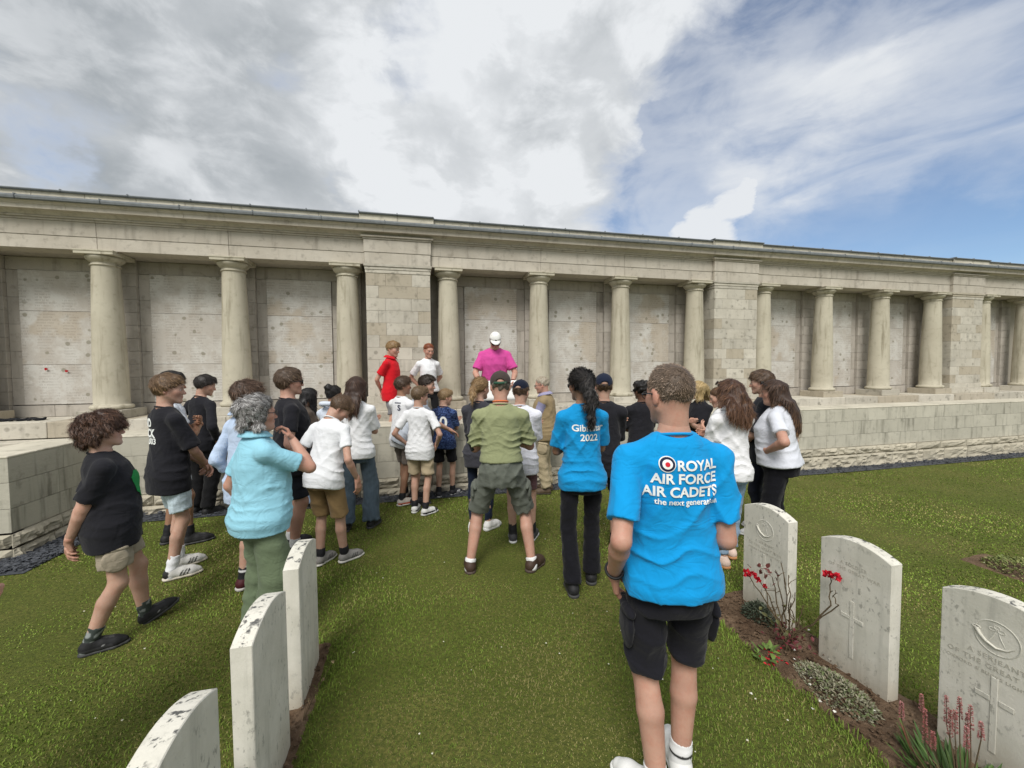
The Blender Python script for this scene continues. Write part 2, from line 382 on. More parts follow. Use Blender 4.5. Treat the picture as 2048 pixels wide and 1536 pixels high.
# ---------------------------------------------------------------- ground
DW = 5.90                 # front of the parapet wall
SIDE_X, FRONT_Y = -3.83, 4.80
BED_L = (-.76, -.555, -.3, 2.76); BED_R = (2.06, 2.60, -.3, 2.66)
def lawn():
    xs = np.unique(np.concatenate([np.linspace(-160, -8, 20), np.linspace(-8, 16, 121), np.linspace(16, 200, 20)]))
    ys = np.unique(np.concatenate([np.linspace(-120, -2, 16), np.linspace(-2, 8, 81), np.linspace(8, 260, 26)]))
    X, Y = np.meshgrid(xs, ys, indexing='ij'); Z = gz(X) + .006*np.sin(X*1.7+Y*.9)*np.sin(Y*1.3)*(np.abs(X) < 20)
    bedm = ((X > -.73) & (X < -.60) & (Y < 2.7) & (Y > -.2)) | ((X > 2.15) & (X < 2.5) & (Y < 2.6) & (Y > -.2))
    Z = Z - .03*bedm
    n, m = X.shape; I = np.arange(n*m).reshape(n, m)
    F = np.stack([I[:-1, :-1], I[1:, :-1], I[1:, 1:], I[:-1, 1:]], -1).reshape(-1, 4)
    return np_mesh('lawn', np.stack([X, Y, Z], -1).reshape(-1, 3), [F])
tag(obj('lawn', lawn(), M_lawn, smooth=True), 'short mown green lawn with straw coloured patches', kind='structure')
def soil(name, x0, x1, y0, y1, wob=.03):
    nx, ny = 26, 110
    X, Y = np.meshgrid(np.linspace(x0, x1, nx), np.linspace(y0, y1, ny), indexing='ij')
    Z = gz(X) + .010 + np.array([[mnoise.fractal(Vector((a*5, b*5, 1)), 1., 2., 5)*.016 for b in Y[0]] for a in X[:, 0]])
    ex = np.minimum(X-x0, x1-X); Z -= .03*np.clip(1-ex/.03, 0, 1)
    X = X + wob*np.sin(Y*9.)*.3*(np.abs(X-(x0+x1)/2)/(x1-x0)*2)
    I = np.arange(nx*ny).reshape(nx, ny); F = np.stack([I[:-1, :-1], I[1:, :-1], I[1:, 1:], I[:-1, 1:]], -1).reshape(-1, 4)
    return tag(obj(name, np_mesh(name, np.stack([X, Y, Z], -1).reshape(-1, 3), [F]), M_soil, smooth=True), kind='structure')
soil('flower_bed', *BED_L); soil('flower_bed', *BED_R)
soil('flower_bed', 5.05, 5.6, -.3, 2.72)

def sp_soil():
    bd = (BED_L, BED_R)[int(rng.random() < .72)]; return rng.uniform(bd[0]+.02, bd[1]-.02), rng.uniform(.7, bd[3]-.02)
SOIL_CHIPS = True
# ---------------------------------------------------------------- slate chip drain along the wall
def chips(n, sampler, name, s0=.010, s1=.028, flat=.35):
    base = np.array([(1, 0, 0), (-1, 0, 0), (0, 1, 0), (0, -1, 0), (0, 0, 1), (0, 0, -1)], float)
    tri = np.array([(0, 2, 4), (2, 1, 4), (1, 3, 4), (3, 0, 4), (2, 0, 5), (1, 2, 5), (3, 1, 5), (0, 3, 5)])
    V, F = [], []
    for i in range(n):
        x, y = sampler(); s = s0+(s1-s0)*rng.random()**2
        q = base*np.array([1.2, .8, flat])*s*rng.uniform(.6, 1.3, (6, 1))
        e = Matrix.Rotation(rng.uniform(0, 6.3), 3, 'Z') @ Matrix.Rotation(rng.normal(0, .35), 3, 'X')
        V.append(q@np.array(e).T+np.array([x, y, float(gz(x))+.012+rng.uniform(0, .018)])); F.append(tri+6*i)
    return np_mesh(name, np.concatenate(V), [np.concatenate(F)])
tag(obj('soil_clods', chips(2600, sp_soil, 'soil_clods', .003, .016, .7), M_soil), 'crumbs and clods of brown soil in the flower beds', 'soil', kind='stuff')
def sp_chip():
    u = rng.random()
    if u < .30: return rng.uniform(SIDE_X+.04, SIDE_X+.40), rng.uniform(FRONT_Y-.35, DW)
    if u < .42: return rng.uniform(-6.2, SIDE_X+.3), rng.uniform(FRONT_Y-.40, FRONT_Y-.03)
    return rng.uniform(SIDE_X+.1, 4.5) if rng.random() < .62 else rng.uniform(4.5, 13.5), rng.uniform(DW-.34, DW-.03)
tag(obj('slate_gravel', chips(6500, sp_chip, 'slate_gravel'), M_slate), 'dark slate chips lying along the foot of the wall', 'gravel', kind='stuff')
for nm, a in (('gravel_drain', (SIDE_X, 14., DW-.36, DW+.1)), ('gravel_drain', (SIDE_X-.05, SIDE_X+.40, FRONT_Y-.42, DW-.3)), ('gravel_drain', (-6.4, SIDE_X-.02, FRONT_Y-.42, FRONT_Y+.1))):
    xs = np.linspace(a[0], a[1], 40); V = [(x, y, float(gz(x))+.010) for x in xs for y in a[2:]]
    tag(obj(nm, np_mesh(nm, V, [[(2*i, 2*i+2, 2*i+3, 2*i+1) for i in range(39)]]), M_slate), kind='structure')

# ---------------------------------------------------------------- parapet wall
PZ = (.965, .73, .475, .24)            # ashlar joints, top down
def rock_face(w, h, depth, seed, nx=None, nz=None):
    """rough block: front at -y, local origin at lower left of the face"""
    nx = nx or max(8, int(w/.030)); nz = nz or max(6, int(h/.024))
    U, W = np.meshgrid(np.linspace(0, 1, nx), np.linspace(0, 1, nz), indexing='ij')
    edge = np.minimum(np.minimum(U*w, (1-U)*w)/.03, np.minimum(W*h, (1-W)*h)/.022); edge = np.clip(edge, 0, 1)
    Dp = np.array([[mnoise.ridged_multi_fractal(Vector((u*w*6.5+seed, v*h*11, seed*.7)), 1., 2.2, 5, 1., 2.)*.042-.016 for v in W[0]] for u in U[:, 0]])
    P = np.stack([U*w, -np.clip(Dp, -.012, .07)*edge, W*h], -1).reshape(-1, 3)
    I = np.arange(nx*nz).reshape(nx, nz); F = [np.stack([I[:-1, :-1], I[1:, :-1], I[1:, 1:], I[:-1, 1:]], -1).reshape(-1, 4)]
    # sides back to the core
    rim = np.concatenate([I[:, 0], I[-1, 1:], I[-2::-1, -1], I[0, -2:0:-1]]); B = P[rim].copy(); B[:, 1] = depth; k = len(P); m = len(rim); j = np.arange(m)
    F.append(np.stack([rim, k+j, k+(j+1) % m, rim[(j+1) % m]], -1))
    return np_mesh('rock_block', np.concatenate([P, B]), F)
wall = tag(empty('parapet_wall', (SIDE_X, DW, 0)), 'low pale limestone parapet wall with rough rock faced foot', 'wall')
def wobj(o): o.matrix_parent_inverse = wall.matrix_world.inverted(); return o
wall_inv = Matrix.Translation(Vector((-SIDE_X, -DW, 0)))
def pblock(name, me, mat):
    o = obj(name, me, mat, wall); o.matrix_parent_inverse = wall_inv; return o
JT = .004
for c in range(3):
    z1, z0 = PZ[c], PZ[c+1]
    # main run, lengths vary
    x = SIDE_X+.02 - (.35 if c % 2 else 0); k = 0
    lens = [1.05, .92, 1.20, .85, 1.12, .98]
    first = True
    while x < 14:
        L = lens[(k*5+c*2) % 6]; x1 = x+L
        a = max(x, SIDE_X+.012)
        pblock('ashlar_block', box_mesh(a+JT/2, x1-JT/2, DW+rng.uniform(-.002, .002), DW+.30, z0+JT/2, z1-(JT/2 if c else .0), .002), M_par)
        x = x1; k += 1
    # side run facing right, and front run at the left
    y = FRONT_Y; k = 0
    while y < DW-.02:
        y1 = min(y+[.62, .55, .7][(k+c) % 3], DW-.006)
        if DW-y1 < .15: y1 = DW-.006
        pblock('ashlar_block', box_mesh(SIDE_X-.30, SIDE_X+rng.uniform(-.002, .002), y+JT/2, y1-JT/2, z0+JT/2, z1-(JT/2 if c else 0), .002), M_par); y = y1; k += 1
    x = SIDE_X-.304; k = 0
    while x > -6.6:
        x0 = x-[.95, .8, 1.1][(k+c) % 3]
        pblock('ashlar_block', box_mesh(x0+JT/2, x-JT/2, FRONT_Y, FRONT_Y+.3, z0+JT/2, z1-(JT/2 if c else 0), .002), M_par); x = x0; k += 1
# rock faced courses
for c, (z0, z1) in enumerate(((.105, .24), (-.2, .102))):
    pr = .030+.02*c
    x = SIDE_X+.06; k = 0
    while x < 14:
        L = [.52, .66, .47, .74, .58][(k*2+c*3) % 5]
        if x < 6.2 or True:
            me = rock_face(L-.008, z1-z0-.004, .12, k*3.7+c*11, nx=None if x < 9 else 8); me.transform(Matrix.Translation((x, DW-pr, z0)))
            pblock('rock_block', me, M_rock)
        x += L; k += 1
    y = FRONT_Y-pr; k = 0
    while y < DW-.05:
        L = min([.55, .44, .63][(k+c) % 3], DW-.03-y); me = rock_face(L-.008, z1-z0-.004, .14, 80+k*5.1+c*7)
        me.transform(Matrix.Translation((SIDE_X+pr, y, z0)) @ Matrix.Rotation(R(90), 4, 'Z')); pblock('rock_block', me, M_rock); y += L; k += 1
    x = SIDE_X+pr; k = 0
    while x > -6.6:
        L = [.6, .75, .5][(k+c) % 3]; me = rock_face(L-.008, z1-z0-.004, .14, 160+k*5.1+c*7)
        me.transform(Matrix.Translation((x-L, FRONT_Y-pr, z0))); pblock('rock_block', me, M_rock); x -= L; k += 1
pblock('core', box_mesh(SIDE_X-.25, 14, DW+.02, DW+.52, -.25, .955, .002), M_joint)
pblock('core', box_mesh(-6.6, SIDE_X-.02, FRONT_Y+.02, FRONT_Y+.58, -.25, .95, .002), M_joint)
pblock('core', box_mesh(SIDE_X-.50, SIDE_X-.02, FRONT_Y+.59, DW+.5, -.25, .945, .002), M_joint)
# coping stones, weathered tops
def coping(x0, x1, y0, y1, z=.966):
    pblock('coping_stone', box_mesh(x0+.002, x1-.002, y0, y1, z, z+.022, .006), M_top)
x = SIDE_X-.02
while x < 14: coping(x, x+1.18, DW-.004, DW+.55); x += 1.18
y = FRONT_Y+.30
while y < DW-.1: coping(SIDE_X-.55, SIDE_X+.004, y+.002, min(y+.8, DW-.006)-.002); y += .8
x = SIDE_X+.004
while x > -6.6: coping(x-1.05, x, FRONT_Y-.004, FRONT_Y+.298); x -= 1.05
M_path = flat_mat('gravel_path', (.26, .22, .16), .95, .1, 0, .5, 60, .6, .01)
tag(box('walkway', -7.5, SIDE_X-.505, FRONT_Y+.585, DW+.5, .30, .598, M_path), kind='structure')
tag(box('walkway', -7.5, 20, DW+.525, 7.2, .30, .60, M_path), kind='structure')

# ---------------------------------------------------------------- colonnade
DC, S_, G_, X4 = 7.30, 1.6948, 1.6888, .5568
def colx(i):
    b, k = divmod(i-4, 4); return X4+b*(3*S_+G_)+k*S_
colo = tag(empty('memorial_colonnade', (0, DC, .6)), 'long limestone colonnade with round columns, broad piers and name tablets', 'colonnade')
C_INV = Matrix.Translation(Vector((0, -DC, -.6)))
def cpart(name, me, mat, parent=colo, smooth=False):
    o = obj(name, me, mat, parent, smooth)
    o.matrix_parent_inverse = C_INV if parent is colo else Matrix.Identity(4)
    return o
XL, XR = -7.6, 18.5
Z_STY, Z_PL, Z_ARC, Z_FAS, Z_FRI = 1.085, 1.215, 3.548, 3.738, 4.005
Y_ENT, Y_PIL, Y_BACK = 7.15, 7.10, 7.72
YS = 6.90
x = XL; k = 0
while x < XR:                                   # stylobate step and the step below it
    L = [1.15, 1.4, .95, 1.25][k % 4]
    cpart('step_block', box_mesh(x+.003, x+L-.003, YS, 7.8, .86, Z_STY, .006), M_pil)
    cpart('step_block', box_mesh(x+.3, x+L+.295, YS-.28, YS-.004, .55, .85, .006), M_pil)
    x += L; k += 1
# columns: one built, the others copies with copies of their parts
shaft_prof = []
for i in range(15):
    t = i/14; r = .207 + (.160-.207)*(t**1.35); shaft_prof.append((r, 1.300+t*(3.345-1.300)))
shaft_prof = [(.222, 1.288), (.213, 1.294)]+shaft_prof
me_sh = lathe_mesh('shaft', shaft_prof, 44)
me_to = lathe_mesh('torus', [(.205, 1.2155)]+[(.215+.036*math.cos(R(a)), 1.2515+.036*math.sin(R(a))) for a in range(-80, 81, 16)]+[(.205, 1.2875)], 44)
me_ca = lathe_mesh('capital', [(.158, 3.343), (.173, 3.346), (.178, 3.356), (.173, 3.366), (.162, 3.369), (.162, 3.392), (.170, 3.394), (.170, 3.402), (.176, 3.404), (.192, 3.42), (.212, 3.44), (.224, 3.462), (.222, 3.480), (.2, 3.4835)], 44)
me_ab = box_mesh(-.238, .238, -.238, .238, 3.4845, 3.5475, .003); me_ab2 = box_mesh(-.245, .245, -.245, .245, 3.525, 3.5472, .003)
me_pl = box_mesh(-.275, .275, -.275, .30, Z_STY+.001, Z_PL, .004)
for i in range(0, 14):
    c = empty('column'); c.parent = colo; c.matrix_parent_inverse = C_INV; c.location = (colx(i), DC, 0); c.rotation_euler = (0, 0, 0)
    for nm, me, sm in (('shaft', me_sh, 1), ('base_ring', me_to, 1), ('capital', me_ca, 1), ('abacus', me_ab, 0), ('abacus_fillet', me_ab2, 0)):
        o = cpart(nm, me, M_col, c, bool(sm)); o.rotation_euler = (0, 0, 0 if 'abac' in nm else i*1.3)
    b_, k_ = divmod(i-4, 4)
    o = cpart('plinth', me_pl, M_pil, c)
# piers
PW = 1.05
for b_ in (-1, 0, 1, 2):
    xc = (colx(3+4*b_)+colx(4+4*b_))/2
    if xc > 17 or xc < -7.6: continue
    p = empty('pier'); p.parent = colo; p.matrix_parent_inverse = C_INV; p.location = (xc, Y_PIL, 0)
    def pb(nm, x0, x1, z0, z1, pro=0., mat=M_pil, b=.004):
        return cpart(nm, box_mesh(x0, x1, -pro, .56, z0, z1, b), mat, p)
    z = 3.395; h = .2065
    for r in range(10):
        f = ((0, .30, .71, 1), (0, .19, .79, 1), (0, .29, .70, 1), (0, .18, .80, 1))[r % 4]
        for a, bb in zip(f[:-1], f[1:]):
            pb('ashlar_block', -PW/2+a*PW+(.0012 if a else 0), -PW/2+bb*PW-(.0012 if bb < 1 else 0), z-h+.0012, z-.0012, rng.uniform(-.002, .002), b=.0015)
        z -= h
    pb('base_course', -PW/2-.02, PW/2+.02, Z_PL, z-.002, .02)
    pb('pier_plinth', -PW/2-.045, PW/2+.045, Z_STY+.002, Z_PL-.002, .05)
    pb('cap_moulding', -PW/2-.008, PW/2+.008, 3.397, 3.452, .008); pb('cap_moulding', -PW/2-.016, PW/2+.016, 3.454, 3.500, .016); pb('cap_moulding', -PW/2-.03, PW/2+.03, 3.502, Z_ARC-.001, .03)
    pb('fascia_block', -PW/2-.014, PW/2+.014, Z_ARC+.001, Z_FAS-.003, .012, M_ent); pb('frieze_block', -PW/2-.022, PW/2+.022, Z_FAS, Z_FRI-.06, .020, M_ent)
    pb('frieze_moulding', -PW/2-.035, PW/2+.035, Z_FRI-.058, Z_FRI-.03, .035, M_ent); pb('frieze_moulding', -PW/2-.06, PW/2+.06, Z_FRI-.028, Z_FRI-.001, .06, M_ent)
# entablature blocks, joints over the columns
for i in range(-1, 14):
    if (i-4) % 4 == 3: continue                 # the pier stands between these two columns
    x0 = colx(i); x1 = colx(i+1)
    if (i-4) % 4 == 0: x0 -= (G_-PW)/2-.02
    if (i-4) % 4 == 2: x1 += (G_-PW)/2-.02
    for nm, z0, z1, dy in (('architrave_block', Z_ARC+.0015, Z_FAS-.003, 0), ('frieze_block', Z_FAS, Z_FRI-.06, -.008)):
        cpart(nm, box_mesh(x0+.0025, x1-.0025, Y_ENT+dy, 7.45, z0, z1, .003), M_ent)
    cpart('frieze_moulding', box_mesh(x0+.001, x1-.001, Y_ENT-.022, 7.45, Z_FRI-.058, Z_FRI-.03, .004), M_ent)
    cpart('frieze_moulding', box_mesh(x0+.001, x1-.001, Y_ENT-.045, 7.45, Z_FRI-.028, Z_FRI-.001, .004), M_ent)
    cpart('ceiling_slab', box_mesh(x0+.002, x1-.002, 7.452, 7.86, Z_ARC+.004, Z_ARC+.16, .003), M_back)
# cornice, blocking course and lead
x = XL; k = 0
while x < XR:
    L = 1.42; x1 = x+L
    prof = [(7.6, Z_FRI+.0005), (Y_ENT-.05, Z_FRI+.0005), (Y_ENT-.07, Z_FRI+.022), (Y_ENT-.10, Z_FRI+.040), (6.985, Z_FRI+.045), (6.98, Z_FRI+.10), (6.972, Z_FRI+.104), (6.965, Z_FRI+.118), (6.945, Z_FRI+.134), (6.94, Z_FRI+.150), (7.6, Z_FRI+.155)]
    cpart('cornice_stone', extrude_mesh('cornice_stone', prof[::-1], x+.0015, x1-.0015), M_ent)
    x = x1; k += 1
x = XL+.4
while x < XR:
    L = .96; z = Z_FRI+.152
    prof = [(7.5, z+.002), (6.925, z-.012), (6.912, z-.004), (6.908, z+.024), (6.914, z+.046), (6.93, z+.055), (7.08, z+.072), (7.5, z+.085)]
    cpart('lead_flashing', extrude_mesh('lead_flashing', prof[::-1], x+.006, x+L-.006), M_lead)
    cpart('lead_roll', tube_mesh('lead_roll', [(x, 6.906, z-.008), (x, 6.903, z+.024), (x, 6.909, z+.053), (x, 7.085, z+.072)], .009, 6), M_lead)
    x += L
def on_pier(x): return any(abs(x-(colx(3+4*b)+colx(4+4*b))/2) < .6 for b in (-1, 0, 1, 2))
ZB = Z_FRI+.24
x = XL; edges = [XL]
for b in (-1, 0, 1, 2):
    xc = (colx(3+4*b)+colx(4+4*b))/2; edges += [xc-.6, xc+.6]
edges = [e for e in edges if XL <= e <= XR]+[XR]
for a, bb in zip(edges[:-1], edges[1:]):
    pier = on_pier((a+bb)/2); dy, dz = (-.045, .014) if pier else (0, 0)
    n = max(1, round((bb-a)/.62)); L = (bb-a)/n
    for j in range(n):
        cpart('blocking_stone', box_mesh(a+j*L+.002, a+(j+1)*L-.002, 7.09+dy, 7.5, ZB-.02, ZB+.085+dz, .004), M_top)
    n = max(1, round((bb-a)/.75)); L = (bb-a)/n
    for j in range(n):
        z = ZB+.087+dz; prof = [(7.5, z), (7.06+dy, z-.008), (7.052+dy, z+.006), (7.058+dy, z+.018), (7.075+dy, z+.024), (7.5, z+.04)]
        cpart('lead_capping', extrude_mesh('lead_capping', prof[::-1], a+j*L+.003, a+(j+1)*L-.003), M_lead)
        cpart('lead_roll', tube_mesh('lead_roll', [(a+j*L, 7.05+dy, z-.004), (a+j*L, 7.055+dy, z+.024), (a+j*L, 7.3, z+.036)], .010, 6), M_lead)
# back wall: responds behind the columns, recessed bays with tablets
cpart('wall_core', box_mesh(XL, XR, 7.80, 8.1, .6, 4.2, .003), M_joint)
TW, TZ0, TZ1 = 1.03, 1.28, 3.345
zc = [Z_STY+.002]+[1.28+.2065*j for j in range(11)]+[Z_ARC]
for i in range(0, 14):
    xc = colx(i)
    for a, bb in zip(zc[:-1], zc[1:]):
        cpart('wall_block', box_mesh(xc-.17, xc+.17, 7.655, 7.81, a+.0015, bb-.0015, .003), M_back)
    if (i-4) % 4 != 3 and i < 13:
        xm = (colx(i)+colx(i+1))/2; e0, e1 = colx(i)+.172, colx(i+1)-.172
        for j, (a, bb) in enumerate(zip(zc[1:-2], zc[2:-1])):
            if j % 2 == 0:
                hi = min(bb+.2065, TZ1-.001)
                for (p0, p1) in ((e0, xm-TW/2-.003), (xm+TW/2+.003, e1)):
                    cpart('wall_block', box_mesh(p0+.0015, p1-.0015, 7.715, 7.81, a+.0015, hi-.0015, .003), M_back)
        cpart('lintel_block', box_mesh(e0+.0015, e1-.0015, 7.708, 7.81, TZ1+.003, Z_ARC-.002, .005), M_back)
        for p0, p1 in ((e0, xm-.15), (xm-.15, e1)): cpart('wall_block', box_mesh(p0+.0015, p1-.0015, 7.700, 7.81, Z_STY+.004, TZ0-.012, .003), M_back)
        tb = empty('name_tablet'); tb.parent = colo; tb.matrix_parent_inverse = C_INV; tb.location = (xm, 7.69, 0)
        for z0, z1 in ((TZ0, 1.898), (1.901, 2.722), (2.725, TZ1)):
            cpart('tablet_slab', box_mesh(-TW/2, TW/2, rng.uniform(-.001, .001), .1, z0, z1, .004), M_tab, tb)
for b_ in (-1, 0, 1, 2):                        # plain wall behind the piers
    xa, xb = colx(3+4*b_)+.172, colx(4+4*b_)-.172
    if xb < XL or xa > XR: continue
    cpart('wall_block', box_mesh(xa, xb, 7.70, 7.81, Z_STY+.003, Z_ARC-.003, .003), M_back)
    cpart('ceiling_slab', box_mesh(xa-.17, xb+.17, 7.668, 7.86, Z_ARC+.005, Z_ARC+.16, .003), M_back)

# ---------------------------------------------------------------- headstones
def headstone_mesh(w=.381, t=.076, h=.813, sh=.762, n=14, b=.003):
    """local: width along y, thickness along x, base at z=-.05"""
    pr = []
    for i in range(n+1):
        u = -1+2*i/n; pr.append((u*w/2, sh+(h-sh)*(1-u*u)))
    P = [(-w/2, -.05)]+pr+[(w/2, -.05)]
    m = len(P); rows = []
    for x, ins in ((-t/2, b), (-t/2+b, 0), (t/2-b, 0), (t/2, b)):
        rows.append([(x, y*(1-2*ins/w), z-(ins if z > 0 else 0)) for y, z in P])
    V = [v for r_ in rows for v in r_]; F = []
    for k in range(3):
        for i in range(m): j = (i+1) % m; F.append((k*m+i, k*m+j, (k+1)*m+j, (k+1)*m+i))
    me = bpy.data.meshes.new('headstone'); me.from_pydata(V, [], F+[tuple(range(m))[::-1], tuple(range(3*m, 4*m))]); me.update()
    bm = bmesh.new(); bm.from_mesh(me); bmesh.ops.recalc_face_normals(bm, faces=bm.faces); bm.to_mesh(me); bm.free()
    return me
ME_HS = headstone_mesh()
def text_mesh(body, size, extr=.0, bold=0., align='CENTER', space=1.0, shear=0.):
    cu = bpy.data.curves.new('t', 'FONT'); cu.body = body; cu.size = size; cu.align_x = align; cu.align_y = 'CENTER'; cu.offset = bold; cu.extrude = extr; cu.space_character = space; cu.resolution_u = 4; cu.shear = shear
    o = bpy.data.objects.new('t', cu); COL.objects.link(o); dg = bpy.context.evaluated_depsgraph_get(); dg.update()
    me = bpy.data.meshes.new_from_object(o.evaluated_get(dg)); bpy.data.objects.remove(o); bpy.data.curves.remove(cu); return me
M_cut = stone_mat('cut_stone', (.52, .495, .42), (.43, .41, .35), streak=.1, dirt_amt=.5, rnd=0.)
M_hi = stone_mat('carved_stone', (.68, .655, .575), (.58, .56, .49), streak=.1, dirt_amt=.3, rnd=0.)
def headstone(x, y, face, label, badge, lines, rz=0., dz=0.):
    """face=-1: inscribed side towards -x"""
    hs = tag(empty('headstone', (x, y, float(gz(x))+dz), rz), label, 'headstone', 'white headstones in two rows')
    obj('slab', ME_HS, M_head, hs)
    # (u across, v up) on the face -> local
    def onface(me, u0, v0, proud):
        n = np.empty(len(me.vertices)*3, np.float32); me.vertices.foreach_get('co', n); n = n.reshape(-1, 3)
        u, v, d = n[:, 0]+u0, n[:, 1]+v0, n[:, 2]
        q = np.stack([face*(.038+proud+d), -u if face < 0 else u, v], -1)
        me.vertices.foreach_set('co', q.astype(np.float32).ravel()); me.update(); return me
    if badge:
        parts = []
        ring = [(math.cos(a)*.072, math.sin(a)*.072, 0) for a in np.linspace(0, 2*math.pi, 40)[:-1]]
        parts.append(tube_mesh('r', ring, .0042, 6, True)); ring2 = [(c[0]*.92, c[1]*.92, -.001) for c in ring]; parts.append(tube_mesh('r', ring2, .0020, 5, True))
        # strings, bow and horn
        for sx in (-1, 1):
            parts.append(tube_mesh('s', [(sx*.004, .028, 0), (sx*.012, .005, .001), (sx*.028, -.030, 0)], .003, 5))
            parts.append(tube_mesh('s', [(sx*(.014+.012*math.cos(a)), .035+.007*math.sin(a), .001) for a in np.linspace(0, 6.28, 13)[:-1]], .0026, 5, True))
        parts.append(tube_mesh('s', [(.010*math.cos(a), .047+.008*math.sin(a), .001) for a in np.linspace(0, 6.28, 13)[:-1]], .0026, 5, True))
        for yy in (-.004, -.011, -.018): parts.append(tube_mesh('s', [(-.012, yy, 0), (0, yy-.003, .001), (.012, yy, 0)], .0018, 4))
        parts.append(tube_mesh('h', [(-.066, .012, .001), (-.056, -.008, .002), (-.034, -.030, .003), (0, -.044, .003), (.034, -.034, .002), (.056, -.012, .001)], [.0095, .0075, .006, .005, .004, .003], 8))
        parts.append(tube_mesh('h', [(-.066+.013*math.cos(a), .016+.006*math.sin(a), .002) for a in np.linspace(0, 6.28, 15)[:-1]], .0028, 5, True))
        obj('badge', onface(join_meshes('badge', parts), 0, .635, -.0022), M_head, hs, True)
    for (s, v, sz) in lines:
        obj('inscription', onface(text_mesh(s, sz, .0004, .0002, space=1.18), 0, v, .0008), M_cut, hs)
    for (u0, u1, v0, v1) in ((-.012, .012, .12, .46), (-.062, -.0125, .345, .369), (.0125, .062, .345, .369)):
        cm = box_mesh(u0, u1, v0, v1, -.0005, .0030, .0022); obj('cross', onface(cm, 0, 0, .0), M_head, hs)
    return hs
headstone(-.658, 2.43, -1, 'grey streaked headstone beside the green trousers, farthest of the left row', True, [], .01)
headstone(-.658, 1.84, -1, 'tall pale headstone in the middle of the left row with speckled narrow side', True, [], -.01)
headstone(-.668, 1.215, -1, 'nearest headstone of the left row, cut off by the bottom of the picture', True, [], .0, .035)
headstone(2.470, 2.36, -1, 'headstone with carved horn badge behind the red rose stems', True, [('A SERJEANT', .535, .026), ('OF THE GREAT WAR', .50, .026), ('OXFORD & BUCKS LIGHT INFTY', .468, .0165)], .0)
headstone(2.470, 1.755, -1, 'headstone with a plain carved cross and worn lettering, middle of the right row', False, [('A SOLDIER', .665, .026), ('OF THE GREAT WAR', .63, .026)], .012)
headstone(2.470, 1.165, -1, 'headstone at the right edge with large horn badge behind pink flower spikes', True, [('A SERJEANT', .535, .030), ('OF THE GREAT WAR', .497, .030), ('OXFORD & BUCKS LIGHT INFTY', .462, .0195), ('KNOWN UNTO GOD', .06, .03)], .0)

# poppies and small dark wreaths left at the tablets
M_pop = flat_mat('poppy_red', (.45, .012, .02), .7); M_blk = flat_mat('wreath_dark', (.012, .013, .016), .7, .2)
for k, (px, py) in enumerate(((93, 738), (134, 742))):
    q = plane_at(px, py, 7.675); pp = tag(empty('paper_poppy', q), ['red paper poppy on the left name tablet, left of two', 'red paper poppy on the left name tablet, right of two'][k], 'poppy', 'poppies on the tablet')
    for a in (0, 2.2, 4.2):
        me = bpy.data.meshes.new('petal'); n = 10; c = Vector((math.cos(a)*.010, 0, math.sin(a)*.009))
        me.from_pydata([tuple(c+Vector((0, -.004, 0)))]+[tuple(c+Vector((.014*math.cos(t), -.010+.004*math.sin(3*t), .013*math.sin(t)))) for t in np.linspace(0, 6.28, n+1)[:-1]], [], [(0, 1+i, 1+(i+1) % n) for i in range(n)]); obj('petal', me, M_pop, pp)
    obj('centre', lathe_mesh('centre', [(.0, -.005), (.005, -.003), (.005, .002), (0, .003)], 10), M_blk, pp).rotation_euler = (R(90), 0, 0)
for k, (px, py) in enumerate(((8, 840), (42, 837), (78, 834))):
    q = plane_at(px, py, 7.25); ring = [(.085*math.cos(a), .075*math.sin(a), .012*math.sin(3*a)) for a in np.linspace(0, 6.28, 17)[:-1]]
    o = tag(obj('wreath', tube_mesh('wreath', ring, [.018+.006*math.sin(5*a) for a in range(16)], 6, True), M_blk), ['small dark wreath on the step at the left edge', 'small dark wreath on the step below the poppies', 'small dark wreath on the step nearest the first column'][k], 'wreath', 'wreaths on the step')
    o.location = (q[0], 7.22, Z_STY+.02)
